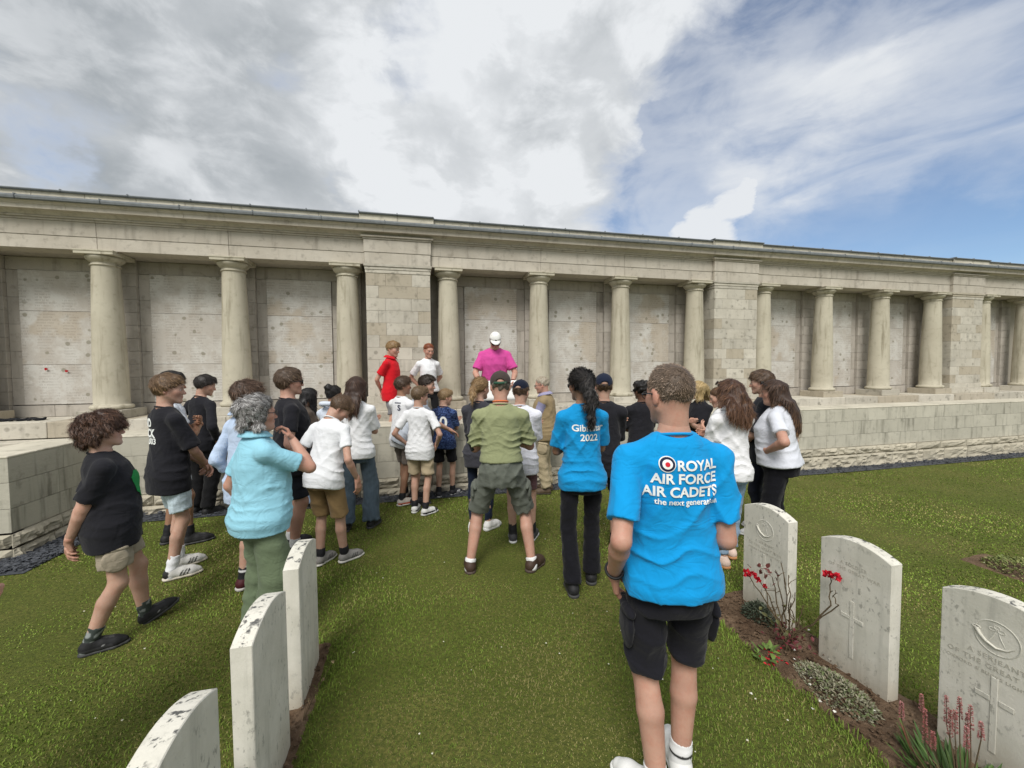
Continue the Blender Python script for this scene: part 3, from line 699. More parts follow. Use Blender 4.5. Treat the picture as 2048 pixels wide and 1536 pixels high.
# ---------------------------------------------------------------- smooth distance fields -> meshes (people, clothes, hair)
f32 = np.float32
def V3(*a): return np.array(a, float)
def unit(v): v = np.asarray(v, float); n = np.linalg.norm(v); return v/n if n > 1e-9 else v
class Grid:
    def __init__(s, lo, hi, h):
        s.h = h; s.lo = np.asarray(lo, float)-2.5*h; n = np.ceil((np.asarray(hi, float)+2.5*h-s.lo)/h).astype(int)+1
        s.n = n; s.D = np.full(n, 1., f32); s.ax = [(s.lo[i]+h*np.arange(n[i])).astype(f32) for i in range(3)]
    def _sl(s, lo, hi, m):
        a = np.clip(np.floor((np.asarray(lo)-m-s.lo)/s.h).astype(int), 0, s.n); b = np.clip(np.ceil((np.asarray(hi)+m-s.lo)/s.h).astype(int)+1, 0, s.n)
        return tuple(slice(i, j) for i, j in zip(a, b))
    def xyz(s, sl): return s.ax[0][sl[0]][:, None, None], s.ax[1][sl[1]][None, :, None], s.ax[2][sl[2]][None, None, :]
    def add(s, prim, k=.02):
        fn, lo, hi = prim; sl = s._sl(lo, hi, k+3*s.h)
        if any(q.stop <= q.start for q in sl): return
        d = fn(*s.xyz(sl)); a = s.D[sl]
        if k > 0: hh = np.maximum(k-np.abs(a-d), 0)/k; s.D[sl] = np.minimum(a, d)-hh*hh*k*.25
        else: s.D[sl] = np.minimum(a, d)
    def cut(s, prim, k=.01):
        fn, lo, hi = prim; sl = s._sl(lo, hi, k+3*s.h)
        if any(q.stop <= q.start for q in sl): return
        d = -fn(*s.xyz(sl)); a = s.D[sl]; hh = np.maximum(k-np.abs(a-d), 0)/k; s.D[sl] = np.maximum(a, d)+hh*hh*k*.25
    def clip(s, p, n):
        """remove the side the normal points to"""
        n = unit(n); x, y, z = s.ax[0][:, None, None], s.ax[1][None, :, None], s.ax[2][None, None, :]
        s.D = np.maximum(s.D, ((x-p[0])*n[0]+(y-p[1])*n[1]+(z-p[2])*n[2]).astype(f32))
    def disp(s, fn):
        x, y, z = s.ax[0][:, None, None], s.ax[1][None, :, None], s.ax[2][None, None, :]
        m = np.abs(s.D) < .08; i = np.nonzero(m)
        s.D[i] += fn(s.ax[0][i[0]], s.ax[1][i[1]], s.ax[2][i[2]]).astype(f32)
    def mesh(s):
        D = s.D; S = D < 0
        c = np.zeros(tuple(q-1 for q in D.shape), np.int8)
        sh = [(i, j, k) for i in (0, 1) for j in (0, 1) for k in (0, 1)]
        v = lambda A, o: A[o[0]:A.shape[0]-1+o[0], o[1]:A.shape[1]-1+o[1], o[2]:A.shape[2]-1+o[2]]
        for o in sh: c += v(S, o)
        act = (c > 0) & (c < 8); ijk = np.argwhere(act)
        if len(ijk) == 0: return np.zeros((0, 3)), np.zeros((0, 4), int)
        idx = np.full(act.shape, -1, np.int32); idx[act] = np.arange(len(ijk))
        val = {o: D[ijk[:, 0]+o[0], ijk[:, 1]+o[1], ijk[:, 2]+o[2]] for o in sh}
        acc = np.zeros((len(ijk), 3)); cnt = np.zeros(len(ijk))
        for a in sh:
            for ax in range(3):
                if a[ax]: continue
                b = tuple(q+(i == ax) for i, q in enumerate(a)); m = (val[a] < 0) != (val[b] < 0)
                t = val[a][m]/(val[a][m]-val[b][m]); p = np.tile(np.array(a, float), (m.sum(), 1)); p[:, ax] += t; acc[m] += p; cnt[m] += 1
        V = s.lo+s.h*(ijk+acc/cnt[:, None]); Fs = []
        for ax in range(3):
            o1, o2 = (ax+1) % 3, (ax+2) % 3
            e0 = [slice(None)]*3; e1 = [slice(None)]*3
            e0[ax] = slice(0, -1); e1[ax] = slice(1, None)
            for q in (o1, o2): e0[q] = slice(1, -1); e1[q] = slice(1, -1)
            A, B = S[tuple(e0)], S[tuple(e1)]; d = np.argwhere(A != B)
            if len(d) == 0: continue
            ins = A[A != B]; base = d.copy(); base[:, o1] += 1; base[:, o2] += 1
            def cell(a, b):
                q = base.copy(); q[:, o1] -= a; q[:, o2] -= b; return idx[q[:, 0], q[:, 1], q[:, 2]]
            Q = np.stack([cell(1, 1), cell(0, 1), cell(0, 0), cell(1, 0)], 1); Q[~ins] = Q[~ins][:, ::-1]; Fs.append(Q)
        return V, np.concatenate(Fs)
def rc(a, b, r1, r2):
    a = np.asarray(a, float); b = np.asarray(b, float); ba = b-a; L2 = max(ba@ba, 1e-9); m = max(r1, r2)
    def fn(x, y, z):
        px, py, pz = x-f32(a[0]), y-f32(a[1]), z-f32(a[2])
        t = np.clip((px*f32(ba[0])+py*f32(ba[1])+pz*f32(ba[2]))/f32(L2), 0, 1)
        return np.sqrt((px-t*f32(ba[0]))**2+(py-t*f32(ba[1]))**2+(pz-t*f32(ba[2]))**2)-(f32(r1)+t*f32(r2-r1))
    return fn, np.minimum(a, b)-m, np.maximum(a, b)+m
def ell(c, r, Rm=None):
    c = np.asarray(c, float); r = np.asarray(r, float); A = np.eye(3) if Rm is None else np.asarray(Rm, float)   # rows: local axes
    def fn(x, y, z):
        p = (x-f32(c[0]), y-f32(c[1]), z-f32(c[2]))
        q = [p[0]*f32(A[i][0])+p[1]*f32(A[i][1])+p[2]*f32(A[i][2]) for i in range(3)]
        k0 = np.sqrt(sum((q[i]/f32(r[i]))**2 for i in range(3))); k1 = np.sqrt(sum((q[i]/f32(r[i]**2))**2 for i in range(3)))+f32(1e-6)
        return k0*(k0-1)/k1
    m = r.max(); return fn, c-m, c+m
def loft(O, A, zs, rx, ry, oy, rim=.0, ex=2.3):
    """stack of super-ellipses along A[2]; A rows: right, forward, up"""
    O = np.asarray(O, float); zs, rx, ry, oy = (np.asarray(q, float) for q in (zs, rx, ry, oy))
    def fn(x, y, z):
        p = (x-f32(O[0]), y-f32(O[1]), z-f32(O[2])); q = [p[0]*f32(A[i][0])+p[1]*f32(A[i][1])+p[2]*f32(A[i][2]) for i in range(3)]
        w = np.broadcast_to(q[2], np.broadcast_shapes(q[0].shape, q[1].shape, q[2].shape))
        a = np.interp(w, zs, rx).astype(f32); b = np.interp(w, zs, ry).astype(f32); o = np.interp(w, zs, oy).astype(f32)
        k = ((np.abs(q[0])/a)**ex+(np.abs(q[1]-o)/b)**ex)**(1/ex)
        d = (k-1)*np.minimum(a, b)
        return np.maximum(d, np.maximum(f32(zs[0])-q[2], q[2]-f32(zs[-1])))
    m = max(rx.max(), (ry+np.abs(oy)).max()); e = [O+A[2]*zs[0], O+A[2]*zs[-1]]
    return fn, np.minimum(*e)-m, np.maximum(*e)+m
def slab(prim, p, n):
    """primitive cut off by a plane (keeps the side against n)"""
    fn, lo, hi = prim; n = unit(n)
    return (lambda x, y, z: np.maximum(fn(x, y, z), (x-f32(p[0]))*f32(n[0])+(y-f32(p[1]))*f32(n[1])+(z-f32(p[2]))*f32(n[2]))), lo, hi
def folds(seed, amp, wl=.12, tilt=.5, n=6):
    rs = np.random.default_rng(seed); Ks = []
    for i in range(n):
        w = 2*math.pi/(wl*rs.uniform(.6, 1.7)); d = unit([rs.normal(0, tilt), rs.normal(0, tilt), 1]) if i % 3 else unit([1, rs.normal(0, .4), rs.normal(0, .35)])
        Ks.append((d*w, rs.uniform(0, 6.28), rs.uniform(.5, 1)))
    def fn(x, y, z):
        o = 0
        for K, ph, w in Ks:
            u = K[0]*x+K[1]*y+K[2]*z+ph+1.3*np.sin(9*x+7*z+ph)+.9*np.sin(11*y-8*z+2*ph)
            m = .5+.5*np.sin(5*x+4*y+6*z+3*ph); o = o+w*m*((1-np.abs(np.sin(u*.5)))**1.6-.33)
        return -amp*o*.8
    return fn
def tee_folds(seed, amp, O, A, hem, ht, base):
    rs = np.random.default_rng(seed); ph = rs.uniform(0, 6.28, 12); wl = rs.uniform(.055, .085)*ht/1.75
    rid = lambda u: (1-np.abs(np.sin(u*.5)))**2.0-.29
    def fn(x, y, z):
        p = (x-O[0], y-O[1], z-O[2]); a, b, c = (p[0]*A[i][0]+p[1]*A[i][1]+p[2]*A[i][2] for i in range(3))
        t = (c-hem)/ht
        low = np.clip(1-np.abs(t-.085)/.085, 0, 1); mid = np.clip(1-np.abs(t-.19)/.13, 0, 1); up = np.clip((t-.19)/.1, 0, 1)
        m1 = .5+.5*np.sin(13*a+ph[0]+4*c); m2 = .5+.5*np.sin(9*a-7*c+ph[1]); m3 = .5+.5*np.sin(7*a+9*c+ph[2])
        f = 1.0*low*(.35+.65*m1)*rid(6.283*(c+.22*np.abs(a)+.016*np.sin(16*a+ph[3])+.010*np.sin(31*a+ph[4]))/wl+ph[5])
        f = f+.8*mid*m2*rid(6.283*(c*.75-a*1.05+.02*np.sin(11*a+ph[6]))/(1.7*wl)+ph[7])+.7*mid*m3*rid(6.283*(c*.7+a*1.1+.02*np.sin(12*a+ph[8]))/(1.9*wl)+ph[9])
        f = f+.55*up*m2*rid(6.283*(a*1.2+c*.3)/(1.6*wl)+ph[10])
        return -amp*f+base(x, y, z)*.7
    return fn
def ik(a, c, l1, l2, pole):
    a, c = np.asarray(a, float), np.asarray(c, float); d = c-a; L = np.linalg.norm(d)
    if L > (l1+l2)*.999: c = a+d/L*(l1+l2)*.999; d = c-a; L = np.linalg.norm(d)
    x = (l1*l1-l2*l2+L*L)/(2*L); hgt = math.sqrt(max(l1*l1-x*x, 0)); u = d/L; pl = np.asarray(pole, float); pl = unit(pl-u*(pl@u))
    return a+u*x+pl*hgt, c
def rot(ax, a):
    return np.array(Matrix.Rotation(a, 3, ax))

# ---------------------------------------------------------------- cloth, skin, hair materials
def cloth_mat(name, c, kind='knit', rough=.9):
    m, t, b = new_mat(name); co = t('ShaderNodeTexCoord').outputs['Object']; oi = t('ShaderNodeObjectInfo')
    sc = t('ShaderNodeVectorMath', {0: (9.3, 5.1, 7.7)}, operation='SCALE'); t.l.new(oi.outputs['Random'], sc.inputs['Scale']); co = t('ShaderNodeVectorMath', {0: co, 1: sc.outputs[0]}, operation='ADD').outputs[0]
    def ridge(sca, st, ds):
        r_ = t.math('ABSOLUTE', t.math('SUBTRACT', t.noise(t.vmul(co, st), sca, 2, .45, ds), .5)); return t.smooth(r_, .0, .13)
    wr = t.math('ADD', ridge(4.5, (1.2, 1.2, .8), 1.2), t.math('MULTIPLY', ridge(9., (.8, .8, 1.3), 1.6), .55))
    b.inputs['Roughness'].default_value = rough; b.inputs['Specular IOR Level'].default_value = .12; b.inputs['Sheen Weight'].default_value = .08
    n = t.noise(co, 7, 5, .6, .6); n2 = t.noise(t.vmul(co, (1, 1, .55)), 22, 5, .6, .8); w = t.noise(co, 420, 2, .5)
    f = t.math('ADD', t.math('MULTIPLY', t.math('SUBTRACT', n, .5), .22), 1.)
    if kind == 'denim':
        st = t.noise(t.vmul(co, (60, 60, 6)), 1., 4, .6); f = t.math('ADD', t.math('MULTIPLY', t.math('SUBTRACT', st, .5), .8), f); f = t.math('ADD', f, t.math('MULTIPLY', t.math('SUBTRACT', n2, .5), .5))
    mul = t('ShaderNodeVectorMath', {0: (*c,)}, operation='SCALE'); t.l.new(f, mul.inputs['Scale']); col = mul.outputs[0]
    if kind == 'camo':
        vo = t.noise(t.vmul(co, (1, 1, 2.6)), 26, 2, .5, 1.5); col = t.mix(t.smooth(vo, .50, .54), col, (c[0]*4+.02, c[1]*4+.03, c[2]*3.2+.05))
    if kind == 'stripe':
        s = t('ShaderNodeSeparateXYZ', {0: co}).outputs[0]; col = t.mix(t.math('MULTIPLY', t.smooth(t.math('SINE', t.math('MULTIPLY', s, 900.)), .2, .6), .3), col, (.8, .82, .85))
    t.l.new(col, b.inputs['Base Color'])
    bump(t, b, t.math('ADD', t.math('ADD', t.math('MULTIPLY', n2, .5), t.math('MULTIPLY', wr, .55)), t.math('MULTIPLY', w, .06)), .32, .012)
    return m
_CM = {}
def cmat(c, kind='knit'):
    k = (tuple(round(q, 4) for q in c), kind)
    if k not in _CM: _CM[k] = cloth_mat('cloth_%s' % kind, c, kind)
    return _CM[k]
def skin_mat():
    m, t, b = new_mat('skin'); a = t('ShaderNodeVertexColor', layer_name='Col'); co = t('ShaderNodeTexCoord').outputs['Object']
    n = t.noise(co, 26, 6, .65); n2 = t.noise(co, 140, 3, .6)
    col = t.mix(t.math('MULTIPLY', t.smooth(n, .42, .70), .45), a.outputs[0], t.mix(1., a.outputs[0], (.92, .70, .66), 'MULTIPLY'))
    col = t.mix(t.math('MULTIPLY', t.smooth(n2, .55, .75), .25), col, t.mix(1., a.outputs[0], (.80, .68, .62), 'MULTIPLY'))
    t.l.new(col, b.inputs['Base Color']); b.inputs['Roughness'].default_value = .52; b.inputs['Specular IOR Level'].default_value = .32
    b.inputs['Subsurface Weight'].default_value = .08; b.inputs['Subsurface Radius'].default_value = (.012, .005, .003); bump(t, b, t.math('ADD', n2, t.noise(co, 300, 2, .5)), .22, .002); return m
M_skin = skin_mat(); M_hair = vc_mat('hair', .5, .35)
M_shoe = vc_mat('shoe', .6, .3, 0, .2, 120)
M_eye = vc_mat('eye', .15, .6)
M_lens = flat_mat('dark_lens', (.008, .008, .01), .12, .6); M_frame = flat_mat('spectacle_frame', (.02, .018, .018), .3, .5)
M_print = flat_mat('shirt_print', (.80, .82, .80), .8, .1)
M_blackplastic = flat_mat('black_plastic', (.012, .012, .014), .35, .5)
SKIN = {'fair': (.47, .295, .220), 'pink': (.47, .275, .205), 'tan': (.30, .170, .108), 'brown': (.13, .067, .042), 'olive': (.44, .265, .185)}

# ---------------------------------------------------------------- the figure
class Fig: pass
def make_hand(w, d, n, curl, sc, left, spread=.0, thumb=.5, pts=None):
    """primitives of one hand. w wrist, d finger direction, n palm normal (palm faces n)."""
    d = unit(d); n = unit(n-d*(n@d)); s = np.cross(d, n)*(-1 if left else 1)           # s points to the thumb side
    P = []; q = lambda a, b, c: w+(d*a+s*b+n*c)*sc
    P.append((rc(w-d*.02*sc, q(.02, .0, 0), .026*sc, .024*sc), .012))
    mc = [(.088, .028), (.092, .009), (.088, -.010), (.078, -.027)]
    for a, b in mc: P.append((rc(q(.012, b*.55, 0), q(a, b, 0), .0150*sc, .0115*sc), .010))
    L = [(.040, .026, .021), (.045, .029, .022), (.041, .027, .021), (.032, .021, .018)]
    for i, ((a, b), ls) in enumerate(zip(mc, L)):
        p = q(a, b, 0); ang = 0; dd = d
        cc = curl[i] if hasattr(curl, '__len__') else curl*(1+.08*i)
        for j, l in enumerate(ls):
            ang += cc*(.8, 1.0, .7)[j]; dv = unit(d*math.cos(ang)+n*math.sin(ang)+s*spread*(1.5-i)*.5)
            e = p+dv*l*sc; P.append((rc(p, e, (.0098-.0008*j)*sc, (.0090-.0010*j)*sc), .004)); p = e
    p0 = q(.022, .022, .004); p1 = q(.048, .044, .012+.01*thumb); p2 = q(.075, .048-.012*thumb, .018+.025*thumb); p3 = q(.097, .044-.022*thumb, .020+.034*thumb)
    for a, b, r1, r2 in ((p0, p1, .016, .0125), (p1, p2, .0125, .0105), (p2, p3, .0105, .0085)): P.append((rc(a, b, r1*sc, r2*sc), .006))
    return P
ARMS = {  # wrist in torso frame (fractions of height; x mirrored for the left arm), elbow pole, palm normal, finger direction, curl
    'down':   ((.150, .030, -.030), (.35, -1, .0), (-1, .2, 0), (0, .1, -1), .35),
    'pocket': ((.122, .040, .005), (.8, -.8, 0), (-1, 0, 0), (-.25, .25, -1), .3),
    'slack':  ((.118, .055, .004), (.22, -1, 0), (-1, 0, 0), (-.25, .25, -1), .3),
    'behind': ((.015, -.100, -.012), (1, -.5, .1), (0, 1, 0), (-.7, -.05, -.7), .5),
    'front':  ((.020, .125, .000), (1, -.5, .0), (0, -1, 0), (-.6, .25, -.6), .5),
    'crossed': ((-.045, .118, .165), (.7, .0, -1), (0, -1, .1), (-1, -.15, .15), .3),
    'crossed2': ((-.035, .140, .150), (.7, .1, -1), (0, -1, -.1), (-1, -.1, .2), .35),
    'chin':   ((.035, .155, .275), (.8, .6, -1), (-.3, -1, .0), (-.25, -.35, 1), .75),
    'hip':    ((.118, .035, .072), (1, -.75, .1), (-1, 0, -.2), (-.3, .75, -.55), .55),
    'hold':   ((.105, .205, .105), (.7, -.5, -.6), (-.6, 0, .5), (-.25, .8, -.45), .7),
    'lean':   ((.10, .24, .10), (.8, -.4, -.3), (0, 0, -1), (-.3, 1, 0), .3),
}
def build_person(name, label, pos, az, ht, *, skin='fair', sex='m', build=.90, fat=0., head=1., lean=0., side=0., twist=0.,
                 head_yaw=0., head_pitch=0., head_roll=0., arms=('down', 'down'), arm_adj=None, feet=None, pelvis=(0, 0, 0), knees=(0, 0), hip_h=.525,
                 shirt=None, over=None, legs=None, socks=None, shoes=None, hair=None, cap=None, glasses=None, prints=(), extras=(), voxel=None, seed=1, clear_hair=None):
    P = np.asarray(pos, float); dist = float(np.hypot(P[0], P[1])); k = ht/1.75
    h = voxel or max(.0085, min(.0135, dist*.0026))
    root = tag(empty(name, tuple(P), -R(az)), label, 'person', 'visitors listening at the memorial')
    fig = Fig(); fig.root = root; fig.dist = dist; fig.skin = np.array(SKIN[skin])
    # ---- skeleton
    pel = V3(pelvis[0]*ht, pelvis[1]*ht, (hip_h+.008+pelvis[2])*ht)
    Rt = rot('X', -R(lean)) @ rot('Y', R(side)); A = np.array([Rt@V3(1, 0, 0), Rt@V3(0, 1, 0), Rt@V3(0, 0, 1)])
    Rs = np.array(Matrix.Rotation(R(twist), 3, Vector(A[2]))); As = np.array([Rs@A[0], Rs@A[1], A[2]])
    tor = lambda x, y, z, B=As: pel+(B[0]*x+B[1]*y+B[2]*z)*ht
    shw = (.104 if sex == 'm' else .094)*(.5+.5*build)
    sh = {s: tor(s*shw, -.006, .252) for s in (-1, 1)}; hipj = {s: pel+V3(s*.051*ht, 0, -.008*ht) for s in (-1, 1)}
    nb = tor(0, -.008, .312)
    # head frame
    Rh = rot('Z', -R(head_yaw)) @ rot('X', -R(head_pitch)) @ rot('Y', R(head_roll)); hs = .1314*ht*head/.23
    hp = lean*.55+head_pitch
    nk = nb+unit(A[2]*.75+V3(0, math.sin(R(hp))*.8, math.cos(R(hp))))*(.041*ht)
    hc = nk+Rh@V3(0, .022, .076)*hs
    H2L = lambda q: (np.asarray(q)*hs)@Rh.T+hc
    # feet: (x, y, z lift, toe out deg, heel pitch deg) in fractions of height
    feet = feet or ((-.062, .0, 0, 12, 0), (.062, .0, 0, 12, 0))
    ank, fdir, knee = {}, {}, {}
    for s, ft in zip((-1, 1), feet):
        a = R(ft[3]*s); dv = V3(math.sin(a), math.cos(a), 0); pt = R(ft[4])
        ball = V3(ft[0]*ht, ft[1]*ht, ft[2]*ht)+dv*.07*k
        rr = lambda v, dv=dv, pt=pt: dv*(v[1]*math.cos(pt)+v[2]*math.sin(pt))+np.cross(dv, V3(0, 0, 1))*v[0]+V3(0, 0, 1)*(v[2]*math.cos(pt)-v[1]*math.sin(pt))
        fdir[s] = (ball, rr); ank[s] = ball+rr(V3(0, -.085*k, .080*k))
        knee[s], ank[s] = ik(hipj[s], ank[s], .246*ht, .240*ht, (s*.25+knees[0 if s < 0 else 1], 1, .0))
    # arms
    elb, wri, hd = {}, {}, {}
    for i, s in enumerate((-1, 1)):
        w_, pole, pn, fd, cu = ARMS[arms[i]]
        w_ = np.array(w_)+(np.array(arm_adj[i]) if arm_adj and arm_adj[i] is not None else 0)
        m = lambda v: As[0]*v[0]*s+As[1]*v[1]+As[2]*v[2]
        wl = tor(w_[0]*s, w_[1], w_[2])
        elb[s], wri[s] = ik(sh[s], wl, .176*ht, .150*ht, m(pole))
        fdv = unit(m(fd)*.7+unit(wri[s]-elb[s])*.6) if arms[i] != 'chin' else unit(m(fd))
        hd[s] = (fdv, m(pn), cu)
    fig.__dict__.update(ank=ank, knee=knee, elb=elb, wri=wri, hc=hc, Rh=Rh, hs=hs, tor=tor, ht=ht, k=k, sh=sh, nb=nb, A=As, pel=pel, hd=hd)
    # ---- torso section
    zt = np.array([-.080, -.020, .050, .110, .190, .250, .290, .318])*ht
    if sex == 'm': rx = np.array([.078, .090, .081, .082, .089, .084, .055, .033]); ry = np.array([.058, .068, .060, .062, .068, .062, .044, .031])
    else: rx = np.array([.082, .097, .077, .075, .081, .077, .048, .030]); ry = np.array([.062, .072, .057, .059, .068, .060, .045, .031])
    oy = np.array([-.010, -.010, .0, .004, .008, .0, -.007, -.010])
    fw = np.array([.6, 1, 1.3, 1.2, .8, .4, .15, 0])
    rx = rx*build+.030*fat*fw; ry = ry*build+.036*fat*fw; oy = oy+.012*fat*fw
    if sex == 'f': ry = ry+np.array([0, 0, 0, .004, .010, .002, 0, 0])
    rx, ry, oy = rx*ht, ry*ht, oy*ht
    lim = .96*(.4+.6*build)*k*(1+.25*fat)
    allp = np.array([pel, nb, *ank.values(), *knee.values(), *elb.values(), *wri.values(), *sh.values()])
    # ---- body
    g = Grid(allp.min(0)-.17*k, np.array([*(allp.max(0)[:2]+.17*k), nb[2]+.10]), h*1.5)
    g.add(loft(pel, A, zt, rx-.014, ry-.014, oy), .0)
    lk = .70 if (legs and legs['len'] > 1.05) else 1.
    for s in (-1, 1):
        g.add(rc(tor(s*.022, -.010, .292), sh[s], .036*lim, .045*lim), .03)
        g.add(rc(sh[s], elb[s], .047*lim, .039*lim), .025)
        f3 = elb[s]+(wri[s]-elb[s])*.28; g.add(rc(elb[s], f3, .038*lim, .041*lim), .012); g.add(rc(f3, wri[s], .041*lim, .0262*lim), .008)
        g.add(rc(hipj[s]+V3(s*.004, 0, 0), knee[s], .072*lim*lk, .052*lim*lk), .02)
        cf = knee[s]+(ank[s]-knee[s])*.34; back = unit(np.cross(np.cross(ank[s]-knee[s], V3(s*.2, 1, 0)), ank[s]-knee[s]))
        g.add(rc(knee[s], cf-back*.012*k, .052*lim*lk, .056*lim*lk), .015); g.add(rc(cf-back*.012*k, ank[s], .055*lim*lk, .036*k), .012)
        if not (legs and legs['len'] > 1.05): g.add(ell(knee[s]+unit(V3(0, 1, 0))*.012*k, (.045*lim, .046*lim, .052*lim)), .02)
    nr = (.056 if sex == 'm' else .048)*hs*(1+.15*fat)*(.6+.4*build)
    g.add(rc(nb-A[2]*.03, nk, nr*1.10, nr*.93), .03)
    Vb, Fb = g.mesh(); base = np.array(SKIN[skin])
    rs = np.random.default_rng(seed)
    def skin_var(V): return base*(1+.10*np.sin(V[:, :1]*23+seed)*np.sin(V[:, 1:2]*19+V[:, 2:]*17)+rs.normal(0, .015, (len(V), 1)))
    Cb = skin_var(Vb)
    Cb *= 1+np.array([.05, -.06, -.07])*np.exp(-np.minimum(np.linalg.norm(Vb-elb[-1], axis=1), np.linalg.norm(Vb-elb[1], axis=1))/.05)[:, None]
    parts = [(Vb, Fb, Cb)]
    # hands
    for s in (-1, 1):
        fdv, pn, cu = hd[s]; prims = make_hand(wri[s], fdv, pn, cu, k*(1.05 if sex == 'm' else .93), s < 0)
        lo = np.min([p_[0][1] for p_ in prims], 0); hi = np.max([p_[0][2] for p_ in prims], 0)
        gh = Grid(lo, hi, max(.0047, h*.60))
        for p_, kk in prims: gh.add(p_, kk*k)
        Vh, Fh = gh.mesh(); Ch = skin_var(Vh)*np.array([1.05, .95, .93]); parts.append((Vh, Fh, Ch))
    # head, in its own frame
    hh = max(.0050, h*.72)/hs
    gH = Grid((-.105, -.135, -.16), (.105, .14, .13), hh)
    jw = 1.0 if sex == 'm' else .92
    gH.add(ell((0, -.012, .030), (.0765, .099, .086)), 0); gH.add(ell((0, .030, -.036), (.060*jw, .064, .078)), .03)
    for s in (-1, 1):
        gH.add(rc((s*.052*jw, -.002, -.048), (s*.018, .070, -.096), .022, .020), .02)
        gH.add(ell((s*.043, .052, -.022), (.026, .030, .028)), .025)
        gH.add(ell((s*.0775, -.012, -.008), (.011, .022, .034), rot('X', R(12))), .008)
        gH.cut(ell((s*.0785, -.004, -.008), (.009, .010, .018)), .006)
    gH.add(rc((-.032, .080, .020), (.032, .080, .020), .013, .013), .022)
    gH.add(rc((0, .090, .004), (0, .108, -.030), .0075, .0125), .012)
    for s in (-1, 1):
        gH.cut(ell((s*.031, .100, -.001), (.017, .016, .011)), .014); gH.add(ell((s*.013, .098, -.033), (.008, .010, .007)), .008)
    gH.add(ell((0, .0905, -.058), (.021, .011, .0065)), .008); gH.add(ell((0, .088, -.069), (.018, .011, .0065)), .008); gH.add(ell((0, .078, -.100), (.022, .018, .018)), .02)
    if fat > .5: gH.add(ell((0, .035, -.098), (.055, .045, .035)), .03)
    nloc = (nb-hc)@Rh/hs; gH.add(rc((0, -.026, -.050), nloc*.72+np.array([0, -.026, -.05])*.28, nr/hs*.97, nr/hs*1.0), .03)
    Vh, Fh = gH.mesh(); Ch = skin_var(Vh*.5)
    x, y, z = Vh.T
    def near(c, r): return np.exp(-(((x-c[0])/r[0])**2+((y-c[1])/r[1])**2+((z-c[2])/r[2])**2))[:, None]
    hcol = np.array(hair['c'] if hair else (.06, .04, .03))
    lips = np.maximum(near((0, .10, -.0625), (.022, .03, .010)), 0)
    Ch = Ch*(1-lips*.55)+lips*.55*base*np.array([.95, .55, .55])
    for s in (-1, 1):
        Ch *= 1+near((s*.045, .06, -.03), (.028, .04, .025))*np.array([.12, -.10, -.10])
        br = near((s*.032, .095, .0215), (.019, .03, .0050)); Ch = Ch*(1-br*.75)+br*.75*hcol*.8
        ey = near((s*.031, .09, .004), (.017, .03, .0055)); Ch = Ch*(1-ey*.55)+ey*.55*np.array([.06, .035, .03])
        Ch *= 1+near((s*.08, -.01, -.01), (.012, .03, .04))*np.array([.10, -.12, -.12])
    Ch *= 1+near((0, .11, -.03), (.016, .02, .02))*np.array([.10, -.10, -.10])
    parts.append((H2L(Vh), Fh, Ch))
    Vs, Fs, Cs, n0 = [], [], [], 0
    for v, f, c in parts: Vs.append(v); Fs.append(f+n0); Cs.append(c); n0 += len(v)
    me = np_mesh('body', np.concatenate(Vs), [np.concatenate(Fs)]); vcol(me, np.clip(np.concatenate(Cs), 0, 1)); obj('body', me, M_skin, root, True)
    for s in (-1, 1):
        n_, m_ = 10, 8; Ve = [(.0118*math.sin(math.pi*j/m_)*math.cos(2*math.pi*i/n_), .0118*math.cos(math.pi*j/m_), .0118*math.sin(math.pi*j/m_)*math.sin(2*math.pi*i/n_)) for j in range(m_+1) for i in range(n_)]
        Fe = [(j*n_+i, j*n_+(i+1) % n_, (j+1)*n_+(i+1) % n_, (j+1)*n_+i) for j in range(m_) for i in range(n_)]
        Ve = np.array(Ve); ce = np.where(Ve[:, 1:2] > .0095, np.array([[.03, .025, .02]]), np.array([[.55, .50, .47]]))
        me = np_mesh('eye', H2L(Ve+np.array([s*.031, .0775, -.002])), [Fe]); vcol(me, ce); obj('eye', me, M_eye, root, True)
    # ---- shirt
    def garment(nm, prims, mat, cuts=(), fold=None, hh=None, lo=None, hi=None, smooth_k=.03):
        lo = np.min([p_[0][1] for p_ in prims], 0); hi = np.max([p_[0][2] for p_ in prims], 0); gg = Grid(lo-.01, hi+.01, hh or h)
        for p_, kk in prims: gg.add(p_, kk)
        if fold: gg.disp(fold)
        for c_, kk in cuts: gg.cut(c_, kk)
        V, F = gg.mesh(); me = np_mesh(nm, V, [F]); return obj(nm, me, mat, root, True)
    def make_shirt(c, nm, infl):
        loose = c.get('loose', .5); hem = c.get('hem', -.075)*ht; sl = c.get('sleeve', .55)
        zs = np.concatenate([[hem], zt[(zt > hem+.01)][:-1], [.306*ht]])
        rxx, ryy, oyy = (np.interp(zs, zt, q) for q in (rx, ry, oy))
        chest = np.interp(.19*ht, zt, rx); chy = np.interp(.19*ht, zt, ry); low = zs < .17*ht
        rxx = np.where(low, np.maximum(rxx, rxx*(1-loose)+loose*chest*1.02), rxx)+infl; ryy = np.where(low, np.maximum(ryy, ryy*(1-loose)+loose*chy*1.03), ryy)+infl
        rxx[-1] *= .9; ryy[-1] *= .9
        pr = [(loft(pel, As, zs, rxx, ryy, oyy), .0)]; cuts = []
